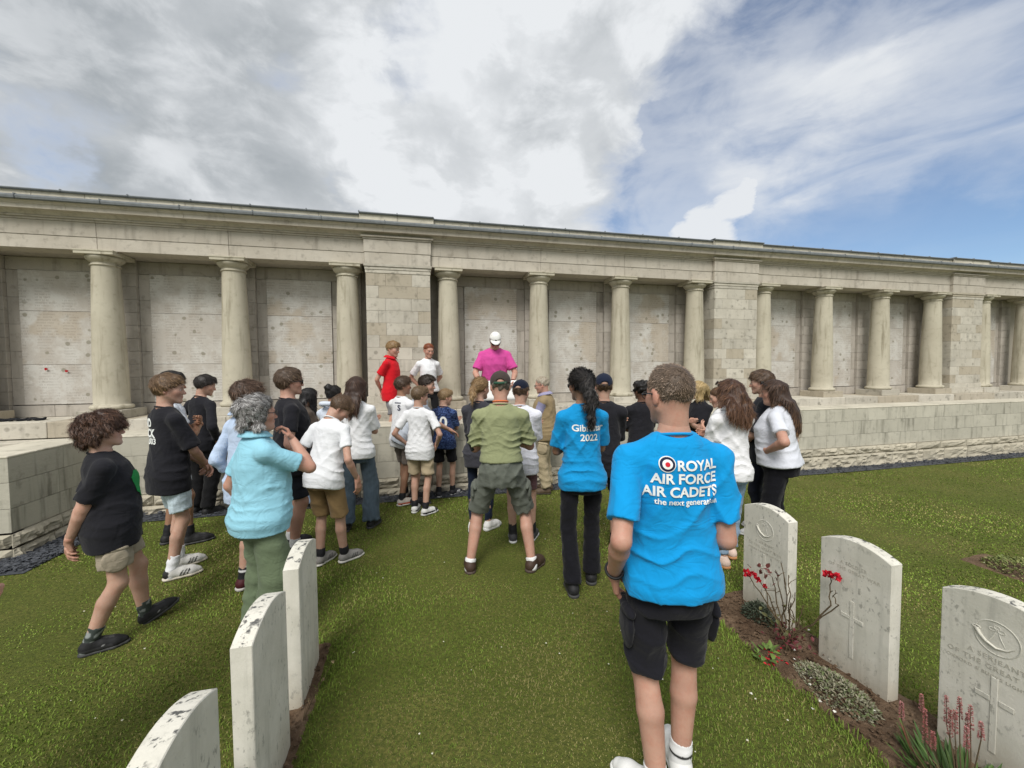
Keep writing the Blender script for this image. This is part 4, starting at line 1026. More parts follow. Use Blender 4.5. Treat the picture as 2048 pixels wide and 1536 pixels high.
        for s in (-1, 1):
            pr.append((rc(tor(s*.024, -.011, .292), sh[s], .037*lim+infl*.55, .045*lim+infl*.6), .035))
            if sl > 0:
                ew = c.get('wide', 1.)
                if sl <= 1: e = sh[s]+(elb[s]-sh[s])*sl; u = elb[s]-sh[s]; pr.append((slab(rc(sh[s]-u*.0, e+u*.05, .046*lim+infl*.75, (.047*lim+infl*1.35)*ew), e, u), .03))
                else:
                    pr.append((rc(sh[s], elb[s], .046*lim+infl*.75, .043*lim+infl), .03)); e = elb[s]+(wri[s]-elb[s])*(sl-1); u = wri[s]-elb[s]
                    pr.append((slab(rc(elb[s], e+u*.05, .043*lim+infl, .030*lim+infl*1.1), e, u), .02))
        if legs and not c.get('tuck'):
            li = legs.get('infl', .014)*.7*k+.008; tp = min(legs.get('top', .055)*ht, .05*ht); hp_ = pel+As[2]*hem
            z2 = np.array([min(hem, -.085*ht), -.055*ht, -.02*ht, .02*ht, .06*ht, .10*ht]); z2 = np.maximum.accumulate(z2+np.arange(6)*1e-4); l2 = np.array([li, li, li, li, li*.5, -.02])
            pr.append((slab(loft(pel, A, z2, np.interp(z2, zt, rx)+l2, np.interp(z2, zt, ry)+l2, np.interp(z2, zt, oy)), hp_, -As[2]), .06))
            for s in (-1, 1):
                r0 = .079*lim+li; pr.append((slab(rc(hipj[s]+V3(s*.004, -.004, -.02), hipj[s]+(knee[s]-hipj[s])*.4, r0-.004+legs.get('w', (0, 0, 0))[0]*k, r0), hp_, -As[2]), .06))
        if c.get('open_neck', True): cuts.append((rc(nb-A[2]*.035, nk+A[2]*.02, nr*.99, nr*1.0), .006))
        o = garment(nm, pr, cmat(c['c'], c.get('kind', 'knit')), cuts, tee_folds(seed*7+3, c.get('fold', .006)*2.3*k, pel, As, hem, ht, folds(seed*7+3, c.get('fold', .006)*k, c.get('wl', .13))))
        # neckband
        if c.get('collar', 'rib') == 'rib':
            up = unit(nk-nb); e1 = unit(As[0]-up*(As[0]@up)); e2 = np.cross(up, e1); rr = nr*1.12+.0045
            ring = [nb-A[2]*.014*ht/1.75+e1*rr*1.04*math.cos(a)+e2*rr*math.sin(a)+up*(.004-.012*math.sin(a))*k for a in np.linspace(0, 2*math.pi, 25)[:-1]]
            obj('neckband', tube_mesh('neckband', ring, .0068*k, 6, True), cmat(c.get('cc', c['c'])), root, True)
        elif c['collar'] == 'polo':
            up = unit(nk-nb); e1 = unit(As[0]-up*(As[0]@up)); e2 = np.cross(up, e1); V, F = [], []; N_ = 28
            for i in range(N_+1):
                a = math.pi*.5+R(14)+(2*math.pi-R(28))*i/N_; 
                for rr, hgt in ((nr*1.16+.006, .030), (nr*1.22+.009, .034), (nr*1.5+.020, .004), (nr*1.55+.022, -.006)):
                    drop = -.016*max(0, math.sin(a))-.0*i; V.append(nb+e1*rr*1.03*math.cos(a)+e2*rr*math.sin(a)+up*(hgt+drop)*k)
            for i in range(N_):
                for j in range(3): F.append((i*4+j, (i+1)*4+j, (i+1)*4+j+1, i*4+j+1))
            obj('collar', np_mesh('collar', V, [F]), cmat(c.get('cc', c['c'])), root, True).modifiers.new('t', 'SOLIDIFY').thickness = .004
        return o
    if shirt: fig.shirt = make_shirt(shirt, shirt.get('name', 'shirt'), shirt.get('infl', .016)*.62*k)
    if over: fig.over = make_shirt(over, over.get('name', 'jacket'), over.get('infl', .03)*.8*k)
    # ---- shorts or trousers
    if legs:
        infl = legs.get('infl', .014)*.7*k; ln = legs['len']; top = legs.get('top', .055)*ht
        zs = np.array([-.085*ht, -.055*ht, -.02*ht, top]); rxx, ryy, oyy = (np.interp(zs, zt, q) for q in (rx, ry, oy)); rxx = rxx+infl; ryy = ryy+infl
        pr = [(loft(pel, A, zs, rxx, ryy, oyy), 0)]; w0, w1, w2 = legs.get('w', (.0, .0, .0))
        for s in (-1, 1):
            r0 = .079*lim+infl
            if ln <= 1:
                e = hipj[s]+(knee[s]-hipj[s])*ln; u = knee[s]-hipj[s]; pr.append((slab(rc(hipj[s]+V3(s*.005, -.004, 0), e+u*.06, r0+w0*k, r0*.90+(w1-.005)*k), e, u), .02))
            else:
                e = knee[s]+(ank[s]-knee[s])*(ln-1); u = ank[s]-knee[s]
                pr.append((rc(hipj[s]+V3(s*.005, -.004, 0), knee[s], r0+w0*k, .055*lim+infl+w1*k), .02)); pr.append((slab(rc(knee[s], e+u*.04, .055*lim+infl+w1*k, .040*lim+infl+w2*k), e, u), .02))
        kd = legs.get('kind', 'knit'); o = garment('shorts' if ln <= 1.25 else 'trousers', pr, cmat(legs['c'], kd), (), hh=h*(1.3 if ln > 1.25 else 1.12), fold=folds(seed*5+11, legs.get('fold', .006)*2.0*k, legs.get('wl', .11), .7))
        fig.legs = o
        if legs.get('pocket'):
            for s in (-1, 1):
                u = unit(knee[s]-hipj[s]); c0 = hipj[s]+(knee[s]-hipj[s])*.52+V3(s*(.082*lim+infl+w0*k-.006), 0, 0)
                B = np.array([V3(s, 0, 0), unit(np.cross(u, V3(s, 0, 0))), u]); gp = Grid(c0-.13, c0+.13, h*.8); gp.add(ell(c0, (.022*k, .078*k, .095*k), B), 0); gp.disp(folds(seed+s, .004, .07)); V, F = gp.mesh()
                pk = obj('pocket', np_mesh('pocket', V, [F]), cmat(tuple(q*.94 for q in legs['c']), kd), root, True)
                gp = Grid(c0-.13, c0+.13, h*.8); gp.add(ell(c0-u*.075*k, (.026*k, .080*k, .026*k), B), 0); V, F = gp.mesh(); obj('pocket_flap', np_mesh('pocket_flap', V, [F]), cmat(tuple(q*.98 for q in legs['c']), kd), root, True)
    # ---- socks and shoes
    for i, s in enumerate((-1, 1)):
        ball, rr = fdir[s]
        if socks:
            hgt = socks['len']*k; u = unit(knee[s]-ank[s]); gs = Grid(ank[s]-.09*k, ank[s]+.09*k+np.maximum(u*hgt, 0), max(.006, h*.7))
            gs.add(rc(ank[s]-u*.045*k, ank[s]+u*hgt*.5, .043*k, .044*k), 0); gs.add(rc(ank[s]+u*hgt*.5, ank[s]+u*(hgt+.1*k), .044*k, .049*lim+.002), .01); gs.clip(ank[s]+u*hgt, u)
            gs.disp(folds(seed+5, .003, .05)); V, F = gs.mesh(); me = np_mesh('sock', V, [F])
            t = ((V-ank[s])@u)/max(hgt, .01); C = np.tile(np.array(socks['c']), (len(V), 1))
            for (a, b, cc) in socks.get('bands', ()): C[(t > a) & (t < b)] = cc
            if socks.get('mottle'): C[(np.sin(V[:, 0]*90+V[:, 2]*120)+np.sin(V[:, 1]*110-V[:, 2]*90)) > .7] = socks['mottle']
            vcol(me, C); obj('sock', me, M_shoe, root, True)
        if shoes:
            hv = max(.0058, h*.74); q = lambda a, b, c_: ball+rr(V3(a*k, b*k, c_*k)); corners = np.array([q(a, b, c_) for a in (-.07, .07) for b in (-.17, .14) for c_ in (-.01, .12)])
            gs = Grid(corners.min(0), corners.max(0), hv); sc = shoes.get('sc', 1.)
            for a_, b_, r1, r2 in (((0, -.105, .046), (0, -.02, .052), .041, .043), ((0, -.02, .046), (0, .045, .036), .044, .042), ((s*-.004, .045, .034), (s*-.006, .092, .028), .042, .030), ((0, -.090, .06), (0, -.080, .088), .040, .042)):
                gs.add(rc(q(*a_), q(*b_), r1*k*sc, r2*k*sc), .03)
            for tx in np.linspace(0, .045, 4): gs.add(rc(q(-.018, tx-.01, .088-.7*tx), q(.018, tx-.01, .088-.7*tx), .0065*k, .0065*k), .006)
            gs.clip(q(0, 0, .020), rr(V3(0, 0, -1))); V, F = gs.mesh(); me = np_mesh('shoe', V, [F])
            L = (V-ball); ly = np.array([L@rr(V3(0, 1, 0))]).T/k; lz = np.array([L@rr(V3(0, 0, 1))]).T/k; lx = np.array([L@rr(V3(1, 0, 0))]).T/k
            C = np.tile(np.array(shoes['c']), (len(V), 1)); sidem = (np.abs(lx) > .024)
            if 'stripe' in shoes:
                u = ly-.55*lz+.055; m = sidem & (lz > .026) & (lz < .072) & (np.mod(u, .024) < .011) & (u > -.002) & (u < .070); C = np.where(m, np.array(shoes['stripe']), C)
            if 'tick' in shoes: C = np.where(sidem & (np.abs(lz-(.036+np.maximum(ly+.055, -.3*(ly+.055))*.42)) < .0055) & (ly > -.085) & (ly < -.005), np.array(shoes['tick']), C)
            if 'toe' in shoes: C = np.where((ly > .055), np.array(shoes['toe']), C)
            if 'heel' in shoes: C = np.where((ly < -.105), np.array(shoes['heel']), C)
            if 'panel' in shoes: C = np.where(sidem & (lz < .05) & (ly < .04), np.array(shoes['panel']), C)
            C = np.where((np.abs(lx) < .019) & (ly > -.012) & (ly < .045) & (lz > .045), np.array(shoes.get('lace', shoes['c'])), C)
            vcol(me, C); so = obj('shoe', me, M_shoe, root, True)
            gs = Grid(corners.min(0), corners.max(0), hv*1.25)
            for a_, b_, r1, r2 in (((0, -.108, .02), (0, -.02, .02), .045, .043), ((0, -.02, .02), (0, .040, .02), .043, .048), ((0, .040, .02), (s*-.005, .096, .02), .048, .036)): gs.add(rc(q(*a_), q(*b_), r1*k*sc, r2*k*sc), .02)
            gs.clip(q(0, 0, .026*shoes.get('thick', 1.)), rr(V3(0, 0, 1))); gs.clip(q(0, 0, .001), rr(V3(0, 0, -1))); V, F = gs.mesh(); me = np_mesh('sole', V, [F]); vcol(me, np.tile(np.array(shoes.get('sole', (.6, .6, .58))), (len(V), 1)))
            obj('sole', me, M_shoe, so, True)
    # ---- hair, cap, spectacles
    down = Rh.T@V3(0, 0, -1)
    if hair: make_hair(fig, hair, H2L, down, hh, seed, cap)
    if cap: make_cap(fig, cap, H2L, hh)
    if glasses: make_glasses(fig, glasses, H2L)
    for pr_ in prints: make_print(fig, pr_)
    for ex in extras: ex(fig)
    return fig

def make_hair(fig, hr, H2L, down, hh, seed, cap):
    T = hr.get('t', .018); style = hr['style']; c = np.array(hr['c']); rs = np.random.default_rng(seed+50)
    line = hr.get('line', .060); slope = hr.get('slope', .98); noise_a = hr.get('noise', .006); fade = hr.get('fade', .035); fq = hr.get('freq', 60)
    bk = fig.Rh.T@(-fig.A[1])
    lo = np.array([-.15, -.20, -.17]); hi = np.array([.15, .16, .17])
    if hr.get('L'):
        e = down*hr['L']+bk*.10; lo = np.minimum(lo, e+[-.16, -.16, -.05]); hi = np.maximum(hi, e+[.16, .16, .05])
    g = Grid(lo, hi, hh*1.25)
    r0 = np.array([.0765, .099, .086]); c0 = np.array([0, -.012, .030])
    base = ell(c0, r0)[0]
    def cap_fn(x, y, z):
        d = base(x, y, z); cc = (z-line-slope*(y-.085))/math.sqrt(1+slope*slope)
        ear = np.exp(-((np.abs(x)-.08)/.03)**2-((y-.012)/.024)**2-((z+.02)/.045)**2)*hr.get('ear', .03)
        t = np.clip((cc-ear)/fade, -1, 1); tt = T*np.where(t > 0, t*(2-t), 3*t)
        tt = tt+hr.get('topv', 0.)*np.clip((z-.06)/.05, 0, 1)*np.clip(.5+y*5, 0.15, 1.)
        return d-tt
    g.add((cap_fn, lo, hi), 0)
    if style in ('mop', 'fringe', 'curly'):
        for i in range(9):
            a = (i-4)/4; g.add(rc((a*.052, .055, .098), (a*.062, .094-.02*abs(a), hr.get('fr', .045)+rs.normal(0, .006)), .020, .011), .02)
    if style == 'curly':
        for i in range(hr.get('lumps', 60)):
            u = unit(rs.normal(0, 1, 3)); u[2] = abs(u[2])*1.0-.35*(u[1] < .3); u = unit(u)
            p = c0+u*(r0+T*.8); cc = (p[2]-line-slope*(p[1]-.085))
            if cc > .0: g.add(ell(p, rs.uniform(.018, .034, 3)), .014)
        if hr.get('low'):
            for i in range(16):
                a = R(rs.uniform(95, 265)); g.add(ell((math.sin(a)*.082, math.cos(a)*.10-.012, rs.uniform(-.075, -.01)), rs.uniform(.022, .036, 3)), .02)
    if style == 'long':
        L = hr['L']; wv = hr.get('wave', .0)
        for sa in np.linspace(hr.get('a0', 75), 360-hr.get('a0', 75), 15):
            a = R(sa); d0 = np.array([math.sin(a), math.cos(a), 0]); p = c0+d0*(r0*[1.02, 1.0, 1])+[0, 0, .015]
            l = L*(1+rs.normal(0, .05))*(1. if 100 < sa < 260 else hr.get('front', .9)); pts = [p]; n = 5
            for j in range(1, n+1):
                q = p+down*l*j/n+np.array([0, -.030*hr.get('out', 1.), 0])*min(1, j/2.)*(1 if d0[1] < .3 else -.3)-d0*[.022, 0, 0]*(j/n)*hr.get('gather', 1.)
                q = q+wv*rs.normal(0, .010, 3)
                if d0@bk > -.1 and j >= 2: q = q+bk*max(0, (.135, .165, .175, .18)[j-2]*hr.get('out', 1.)-q@bk)
                pts.append(q)
            for j in range(n): g.add(rc(pts[j], pts[j+1], .026-.002*j, .025-.0028*j), .022)
        if hr.get('partfront'):
            for s in (-1, 1): g.add(rc((s*.055, .055, .07), np.array([s*.082, .03, -.05])+down*.05, .02, .018), .02)
    if style == 'pony':
        b = np.array(hr.get('tie', (0, -.118, .035))); g.add(ell(b, (.028, .026, .026)), .02); L = hr['L']; p = b; n = 6
        for j in range(1, n+1):
            q = b+down*L*j/n+np.array([rs.normal(0, .006)*hr.get('wave', 1), 0, 0])+bk*.030*math.sin(min(1, j/3)*1.57); q = q+bk*max(0, min(.19, .12+.02*j)-q@bk); w = hr.get('w', .03)*(1, 1.15, 1.2, 1.1, .9, .55, .2)[j]
            g.add(rc(p, q, w if j > 1 else .022, w), .015); p = q
            for m in range(3 if hr.get('wave', 0) > 1 else 0): g.add(ell(q+rs.normal(0, .6, 3)*w, rs.uniform(.014, .024, 3)), .012)
    if style == 'bun':
        g.add(ell(hr.get('tie', (0, -.115, .055)), hr.get('bun', (.050, .040, .045))), .012)
        for i in range(hr.get('lumps', 0)): u = unit(rs.normal(0, 1, 3)); g.add(ell(np.array(hr.get('tie', (0, -.115, .055)))+u*.035, rs.uniform(.014, .026, 3)), .012)
        if hr.get('low'):
            for i in range(46):
                a = R(rs.uniform(75, 285)); g.add(ell((math.sin(a)*.078, math.cos(a)*.098-.012, rs.uniform(-.095, .06)), rs.uniform(.016, .030, 3)), .016)
    g.disp(lambda x, y, z: -noise_a*(np.sin(fq*x+1.7*np.sin(fq*.6*z+seed))*np.sin(fq*.8*y+1.3*np.sin(fq*.7*x))+.5*np.sin(fq*1.9*z+fq*y)))
    if cap: g.clip((0, .0, .058), (0, -.25, 1)); 
    V, F = g.mesh()
    if len(V) == 0: return
    # strands
    n = int(hr.get('n', 2600)*(.85 if fig.dist < 4.3 else .5)); tri = np.concatenate([F[:, [0, 1, 2]], F[:, [0, 2, 3]]]); a, b, c_ = V[tri[:, 0]], V[tri[:, 1]], V[tri[:, 2]]
    nrm = np.cross(b-a, c_-a); ar = np.linalg.norm(nrm, axis=1); nrm = nrm/(ar[:, None]+1e-12); cen = (a+b+c_)/3
    skullout = base(cen[:, 0].astype(f32), cen[:, 1].astype(f32), cen[:, 2].astype(f32)) > -.004
    pr = ar*skullout; pr /= pr.sum(); ii = rs.choice(len(tri), n, p=pr); u = rs.random((n, 2)); fl = u.sum(1) > 1; u[fl] = 1-u[fl]
    p = a[ii]+(b[ii]-a[ii])*u[:, :1]+(c_[ii]-a[ii])*u[:, 1:]; nn = nrm[ii]
    crown = np.array(hr.get('crown', (0, -.06, .12))); fl_ = p-crown; fl_ /= np.linalg.norm(fl_, axis=1)[:, None]
    gm = hr.get('grav', .35); fw_ = np.array(hr.get('comb', (0, .3, 0)))
    fd = fl_*(1-gm)+down*gm+fw_
    if style in ('pony', 'bun'):
        tie = np.array(hr.get('tie', (0, -.118, .035))); tt = tie-p; dd = np.linalg.norm(tt, axis=1)[:, None]; fd = np.where((p[:, 2:] > tie[2]-.10) & (p[:, 1:2] > tie[1]+.02), tt/dd, down+0*p)
    fd = fd-nn*np.sum(fd*nn, 1)[:, None]; fd /= np.linalg.norm(fd, axis=1)[:, None]+1e-9
    jt = hr.get('jit', .25); ln = hr.get('sl', .035)*rs.uniform(.5, 1.3, (n, 1)); lift = hr.get('lift', .18)
    side_ = np.cross(fd, nn); w = hr.get('sw', .0013)*rs.uniform(.6, 1.4, (n, 1)); bend = rs.normal(0, jt, (n, 3)); bend2 = rs.normal(0, jt, (n, 3))
    wa = hr.get('curl', 0.)*rs.uniform(.6, 1.3, (n, 1)); ph = rs.uniform(0, 6.28, (n, 1)); p = p-nn*.002; ring_ = []
    for j_, t_ in enumerate((0., .34, .68, 1.)):
        q = p+ln*t_*(fd+nn*lift*(1-.35*t_)+bend*min(1, t_*1.2)+bend2*max(0, t_-.5))+(side_*np.sin(ph+t_*6.5)+nn*(.6+.6*np.cos(ph+t_*6.5)))*wa*min(1, t_*2)
        ring_.append(q)
    SV = np.stack([ring_[0]-side_*w, ring_[0]+side_*w, ring_[1]-side_*w, ring_[1]+side_*w, ring_[2]-side_*w*.8, ring_[2]+side_*w*.8, ring_[3]], 1).reshape(-1, 3); o = len(V)+7*np.arange(n)
    SF4 = np.concatenate([np.stack([o, o+1, o+3, o+2], 1), np.stack([o+2, o+3, o+5, o+4], 1)]); SF3 = np.stack([o+4, o+5, o+6], 1)
    hl = np.array(hr.get('hl', np.minimum(c*2.2+.01, 1))); mixv = rs.random((n, 1))**hr.get('hp', 2.2)
    sc = c*(1-mixv)+hl*mixv; sc = sc*rs.uniform(.6, 1.25, (n, 1))
    if 'tips' in hr: tz = np.clip(((p@down)-.06)/(hr.get('L', .2)), 0, 1)[:, None]; sc = sc*(1-tz)+np.array(hr['tips'])*tz*rs.uniform(.7, 1.2, (n, 1))
    cc_ = (V[:, 2]-line-slope*(V[:, 1]-.085))/math.sqrt(1+slope*slope); soft = np.clip(1-cc_/hr.get('soft', .012), 0, .8)[:, None]*(base(V[:, 0].astype(f32), V[:, 1].astype(f32), V[:, 2].astype(f32)) < .02)[:, None]
    cv = np.tile(c*.72, (len(V), 1))*(1+.25*np.sin(V[:, :1]*170)*np.sin(V[:, 1:2]*150+V[:, 2:]*90))
    me = np_mesh('hair', H2L(np.concatenate([V, SV])), [np.concatenate([F, SF4]), SF3]); cv = cv*(1-soft)+soft*fig.skin*.62; vcol(me, np.clip(np.concatenate([cv, np.repeat(sc, 7, 0)]), 0, 1)); obj('hair', me, M_hair, fig.root, True)

def make_cap(fig, cp, H2L, hh):
    tl = cp.get('tilt', 0); rev = cp.get('reverse', False)
    g = Grid((-.13, -.15, -.02), (.13, .22, .16), hh)
    g.add(ell((0, -.012, .036), (.089, .110, .096)), 0); g.clip((0, 0, .036+cp.get('up', 0)), (0, .25, -1))
    if cp.get('hole'): g.cut(ell((0, -.125, .022), (.037, .06, .030)), .006)
    V, F = g.mesh(); me = np_mesh('cap', H2L(V), [F]); o = obj('cap', me, cmat(cp['c'], 'knit'), fig.root, True)
    # peak
    n, m = 15, 6; Vp, Fp = [], []
    for j in range(m):
        for i in range(n):
            a = R(-62+124*i/(n-1)); t = j/(m-1); r_ = 1+t*.80*math.cos(a*1.25)**.6
            x, y = math.sin(a)*.087*(1+t*.06), math.cos(a)*.100*r_-.012; Vp.append((x, y, .058-.018*t-.020*(x/.087)**2-.03*max(0, y-.1)))
    for j in range(m-1):
        for i in range(n-1): Fp.append((j*n+i, j*n+i+1, (j+1)*n+i+1, (j+1)*n+i))
    pk = obj('peak', np_mesh('peak', H2L(np.array(Vp)), [Fp]), cmat(cp.get('pc', cp['c'])), o, True); pk.modifiers.new('t', 'SOLIDIFY').thickness = .004
    if cp.get('strap'):
        pts = [(math.sin(a)*.088, -.014-math.cos(a)*.109, .016+.006*abs(math.sin(a))) for a in np.linspace(R(-40), R(40), 12)]
        me = bpy.data.meshes.new('strap'); Vs = [tuple(H2L(np.array(q)+[0, 0, dz])) for q in pts for dz in (-.010, .010)]; me.from_pydata(Vs, [], [(2*i, 2*i+2, 2*i+3, 2*i+1) for i in range(11)]); me.update()
        st = obj('strap', me, flat_mat('cap_strap', cp['strap'], .7), o, True); st.modifiers.new('t', 'SOLIDIFY').thickness = .003
    obj('button', lathe_mesh('button', [(.0, .006), (.006, .004), (.009, 0), (.009, -.003)], 10), cmat(cp['c']), o, True).location = tuple(H2L((0, -.012, .131)))
    if cp.get('badge'):
        me = box_mesh(-.012, .012, -.003, .003, -.008, .008, .001); bd = obj('badge', me, M_frame, o); M4 = Matrix([list(fig.Rh[i])+[H2L((0, .094, .066))[i]] for i in range(3)]+[[0, 0, 0, 1]]); me.transform(M4)

def make_glasses(fig, gs, H2L):
    pr = empty('glasses'); pr.parent = fig.root
    up = gs.get('up', False); off = np.array([0, -.012, .075]) if up else np.array([0, .003, .0]); ca, sa = (math.cos(R(38)), math.sin(R(38))) if up else (1, 0)
    tf = lambda q: H2L(np.array([q[0], (q[1]-.05)*ca-q[2]*sa+.05, (q[1]-.05)*sa+q[2]*ca])+off)
    dark = gs.get('dark', False)
    for s in (-1, 1):
        ring = [(s*.032+.025*math.cos(a), .107-.006*abs(math.cos(a)), .0+(.019 if dark else .016)*math.sin(a)) for a in np.linspace(0, 6.283, 17)[:-1]]
        obj('rim', tube_mesh('rim', [tf(q) for q in ring], .0020 if not dark else .003, 5, True), M_frame, pr, True)
        me = bpy.data.meshes.new('lens'); me.from_pydata([tuple(tf((s*.032, .108, 0)))]+[tuple(tf(q)) for q in ring], [], [(0, 1+i, 1+(i+1) % 16) for i in range(16)]); me.update()
        if dark: obj('lens', me, M_lens, pr)
        obj('temple', tube_mesh('temple', [tf((s*.057, .101, .006)), tf((s*.080, .06, .008)), tf((s*.084, 0, .008)), tf((s*.082, -.025, -.004))], .0028 if not dark else .0042, 5), M_frame, pr, True)
    obj('bridge', tube_mesh('bridge', [tf((-.009, .106, .004)), tf((0, .112, .006)), tf((.009, .106, .004))], .0024, 5), M_frame, pr, True)

def make_print(fig, p):
    """flat print laid on a garment. p: kind text/disc/poly, centre (x,z) as fractions, side back/front, size, colour"""
    target = fig.over if p.get('on') == 'over' else (fig.legs if p.get('on') == 'legs' else fig.shirt); me_t = target.data
    n = len(me_t.vertices); co = np.empty(n*3, np.float32); me_t.vertices.foreach_get('co', co); co = co.reshape(-1, 3)
    bvh = BVHTree.FromPolygons([tuple(v) for v in co], [tuple(f.vertices) for f in me_t.polygons])
    if p['kind'] == 'text': me = text_mesh(p['s'], p['size'], 0., p.get('bold', .004)*p['size'], p.get('align', 'CENTER'), p.get('space', 1.), p.get('shear', 0.))
    elif p['kind'] == 'disc':
        me = bpy.data.meshes.new('disc'); r = p['size']; m = 28; me.from_pydata([(0, 0, 0)]+[(r*q*math.cos(a), r*q*math.sin(a), 0) for q in (.5, 1) for a in np.linspace(0, 6.2832, m+1)[:-1]], [], [(0, 1+i, 1+(i+1) % m) for i in range(m)]+[(1+i, 1+m+i, 1+m+(i+1) % m, 1+(i+1) % m) for i in range(m)])
    else: me = bpy.data.meshes.new('poly'); me.from_pydata([(*q, 0) for q in p['pts']], [], [tuple(range(len(p['pts'])))])
    bm = bmesh.new(); bm.from_mesh(me); bmesh.ops.remove_doubles(bm, verts=bm.verts, dist=1e-5); bmesh.ops.triangulate(bm, faces=bm.faces)
    for _ in range(4):
        ed = [e for e in bm.edges if e.calc_length() > .014]
        if not ed: break
        bmesh.ops.subdivide_edges(bm, edges=ed, cuts=1); bmesh.ops.triangulate(bm, faces=bm.faces)
    az = R(p.get('az', 0 if p.get('side', 'back') == 'back' else 180)); d = Vector((math.sin(az), math.cos(az), 0)); rt = Vector((math.cos(az), -math.sin(az), 0))
    A = fig.A; c0 = Vector(fig.tor(p['at'][0], 0, p['at'][1])); bad = []
    for v in bm.verts:
        o = c0+rt*v.co.x+Vector(A[2])*v.co.y if p.get('on') != 'legs' else c0+rt*v.co.x+Vector((0, 0, 1))*v.co.y
        hit = bvh.ray_cast(o-d*.8, d)
        if hit[0] is None: bad.append(v)
        else: v.co = hit[0]-d*(p.get('off', .0022)+.0025)
    if bad: bmesh.ops.delete(bm, geom=bad, context='VERTS')
    bm.to_mesh(me); bm.free(); o = obj(p.get('name', 'print'), me, p.get('mat', M_print), target, True)
# ---------------------------------------------------------------- the visitors
WHITE = (.72, .73, .745); OFFW = (.70, .72, .75); BLACK = (.014, .014, .017); NAVY = (.012, .016, .035)
HB = (.085, .050, .028); HDK = (.012, .010, .009); HLB = (.17, .10, .05); HBL = (.36, .25, .12)
def short(c, **k): return dict(dict(style='mop', c=c, t=.015, topv=.007, fr=.064, sl=.022, n=4200, grav=.25, lift=.14, jit=.14, fade=.018, noise=.003, slope=1.0, ear=.022), **k)
def mop(c, **k): return dict(dict(style='mop', c=c, t=.019, topv=.011, fr=.056, sl=.032, n=4600, grav=.3, lift=.12, noise=.004, jit=.14, fade=.018, slope=1.02, ear=.02), **k)
SHOE_W = dict(c=(.62, .61, .58), stripe=(.02, .02, .022), sole=(.60, .55, .46), heel=(.02, .02, .02))
SHOE_B = dict(c=(.016, .016, .017), sole=(.055, .055, .055), lace=(.05, .05, .05), panel=(.03, .03, .032))
def watch(s, col=(.015, .015, .016)):
    def f(fig):
        w, e = fig.wri[s], fig.elb[s]; d = unit(w-e); a = w-d*.025; e1 = unit(np.cross(d, V3(.3, .2, 1))); e2 = np.cross(d, e1)
        r_ = .034*fig.k
        ring = [a+(e1*math.cos(t)+e2*math.sin(t))*r_ for t in np.linspace(0, 6.283, 19)[:-1]]
        m = flat_mat('watch_strap', col, .5); o = obj('watch', tube_mesh('watch', ring, .0065, 6, True), m, fig.root, True)
    return f
def lanyard(col):
    def f(fig):
        up = unit(fig.hc-fig.nb); rr = .062*fig.k; e1 = V3(1, 0, 0); e2 = V3(0, 1, 0)
        ring = [fig.nb+e1*rr*1.05*math.cos(t)+e2*rr*math.sin(t)+V3(0, 0, .020-.01*math.sin(t)) for t in np.linspace(0, 6.283, 21)[:-1]]
        obj('lanyard', tube_mesh('lanyard', ring, .0045, 5, True), flat_mat('lanyard', col, .7), fig.root, True)
    return f
def buttons(fig): pass
VOX = None
ONLY = None
def person(label, pos, az, ht, **k):
    if ONLY is not None and not any(o in label for o in ONLY): return None
    return build_person('person', label, pos, az, ht, **k)
g_ = ground_at

# --- foreground man
RAF = flat_mat('print_navy', (.012, .016, .05), .8); RAFR = flat_mat('print_red', (.55, .015, .03), .8)
BLUE = (.006, .275, .62)
person('man in bright blue T-shirt with white lettering, nearest the camera, hand in black shorts pocket', g_(1338, 1580), 14, 1.82, skin='pink', build=.95, fat=.06, head=.98,
       head_yaw=-16, head_pitch=4, arms=('slack', 'slack'), arm_adj=((.010, -.045, -.022), (-.040, .045, .010)), feet=((-.046, -.030, 0, 42, 0), (.040, .04, 0, 8, 0)),
       shirt=dict(c=BLUE, infl=.020, loose=.35, hem=-.030, sleeve=.76, wide=1.0, fold=.0075, wl=.20), legs=dict(c=(.012, .012, .016), len=.92, infl=.012, w=(.0, .010, 0), pocket=True, fold=.007), socks=dict(c=(.75, .75, .75), len=.085, bands=((.35, .5, (.03, .03, .03)),)), shoes=dict(c=(.72, .72, .70), sole=(.68, .68, .66)),
       hair=dict(style='short', c=(.115, .080, .055), t=.003, topv=.013, soft=.05, line=.072, slope=.98, fade=.06, noise=.0015, sl=.009, n=11000, sw=.0011, jit=.3, lift=.6, grav=.05, hl=(.30, .22, .16), ear=.05, comb=(0, .4, .3)),
       glasses=dict(dark=False), prints=(
           dict(kind='disc', size=.0310, at=(-.034, .253), mat=M_print, off=.0022, name='roundel'), dict(kind='disc', size=.0275, at=(-.034, .253), mat=RAF, off=.0034, name='roundel'), dict(kind='disc', size=.0185, at=(-.034, .253), mat=M_print, off=.0046, name='roundel'), dict(kind='disc', size=.0090, at=(-.034, .253), mat=RAFR, off=.0058, name='roundel'),
           dict(kind='text', s='ROYAL', size=.053, at=(.078, .249), align='RIGHT', bold=.030), dict(kind='text', s='AIR FORCE', size=.053, at=(.078, .221), align='RIGHT', bold=.030),
           dict(kind='text', s='AIR CADETS', size=.053, at=(.078, .193), align='RIGHT', bold=.030), dict(kind='text', s='the next generation', size=.031, at=(.078, .172), align='RIGHT', bold=.022)),
       extras=(watch(-1),), voxel=.0066, seed=3)
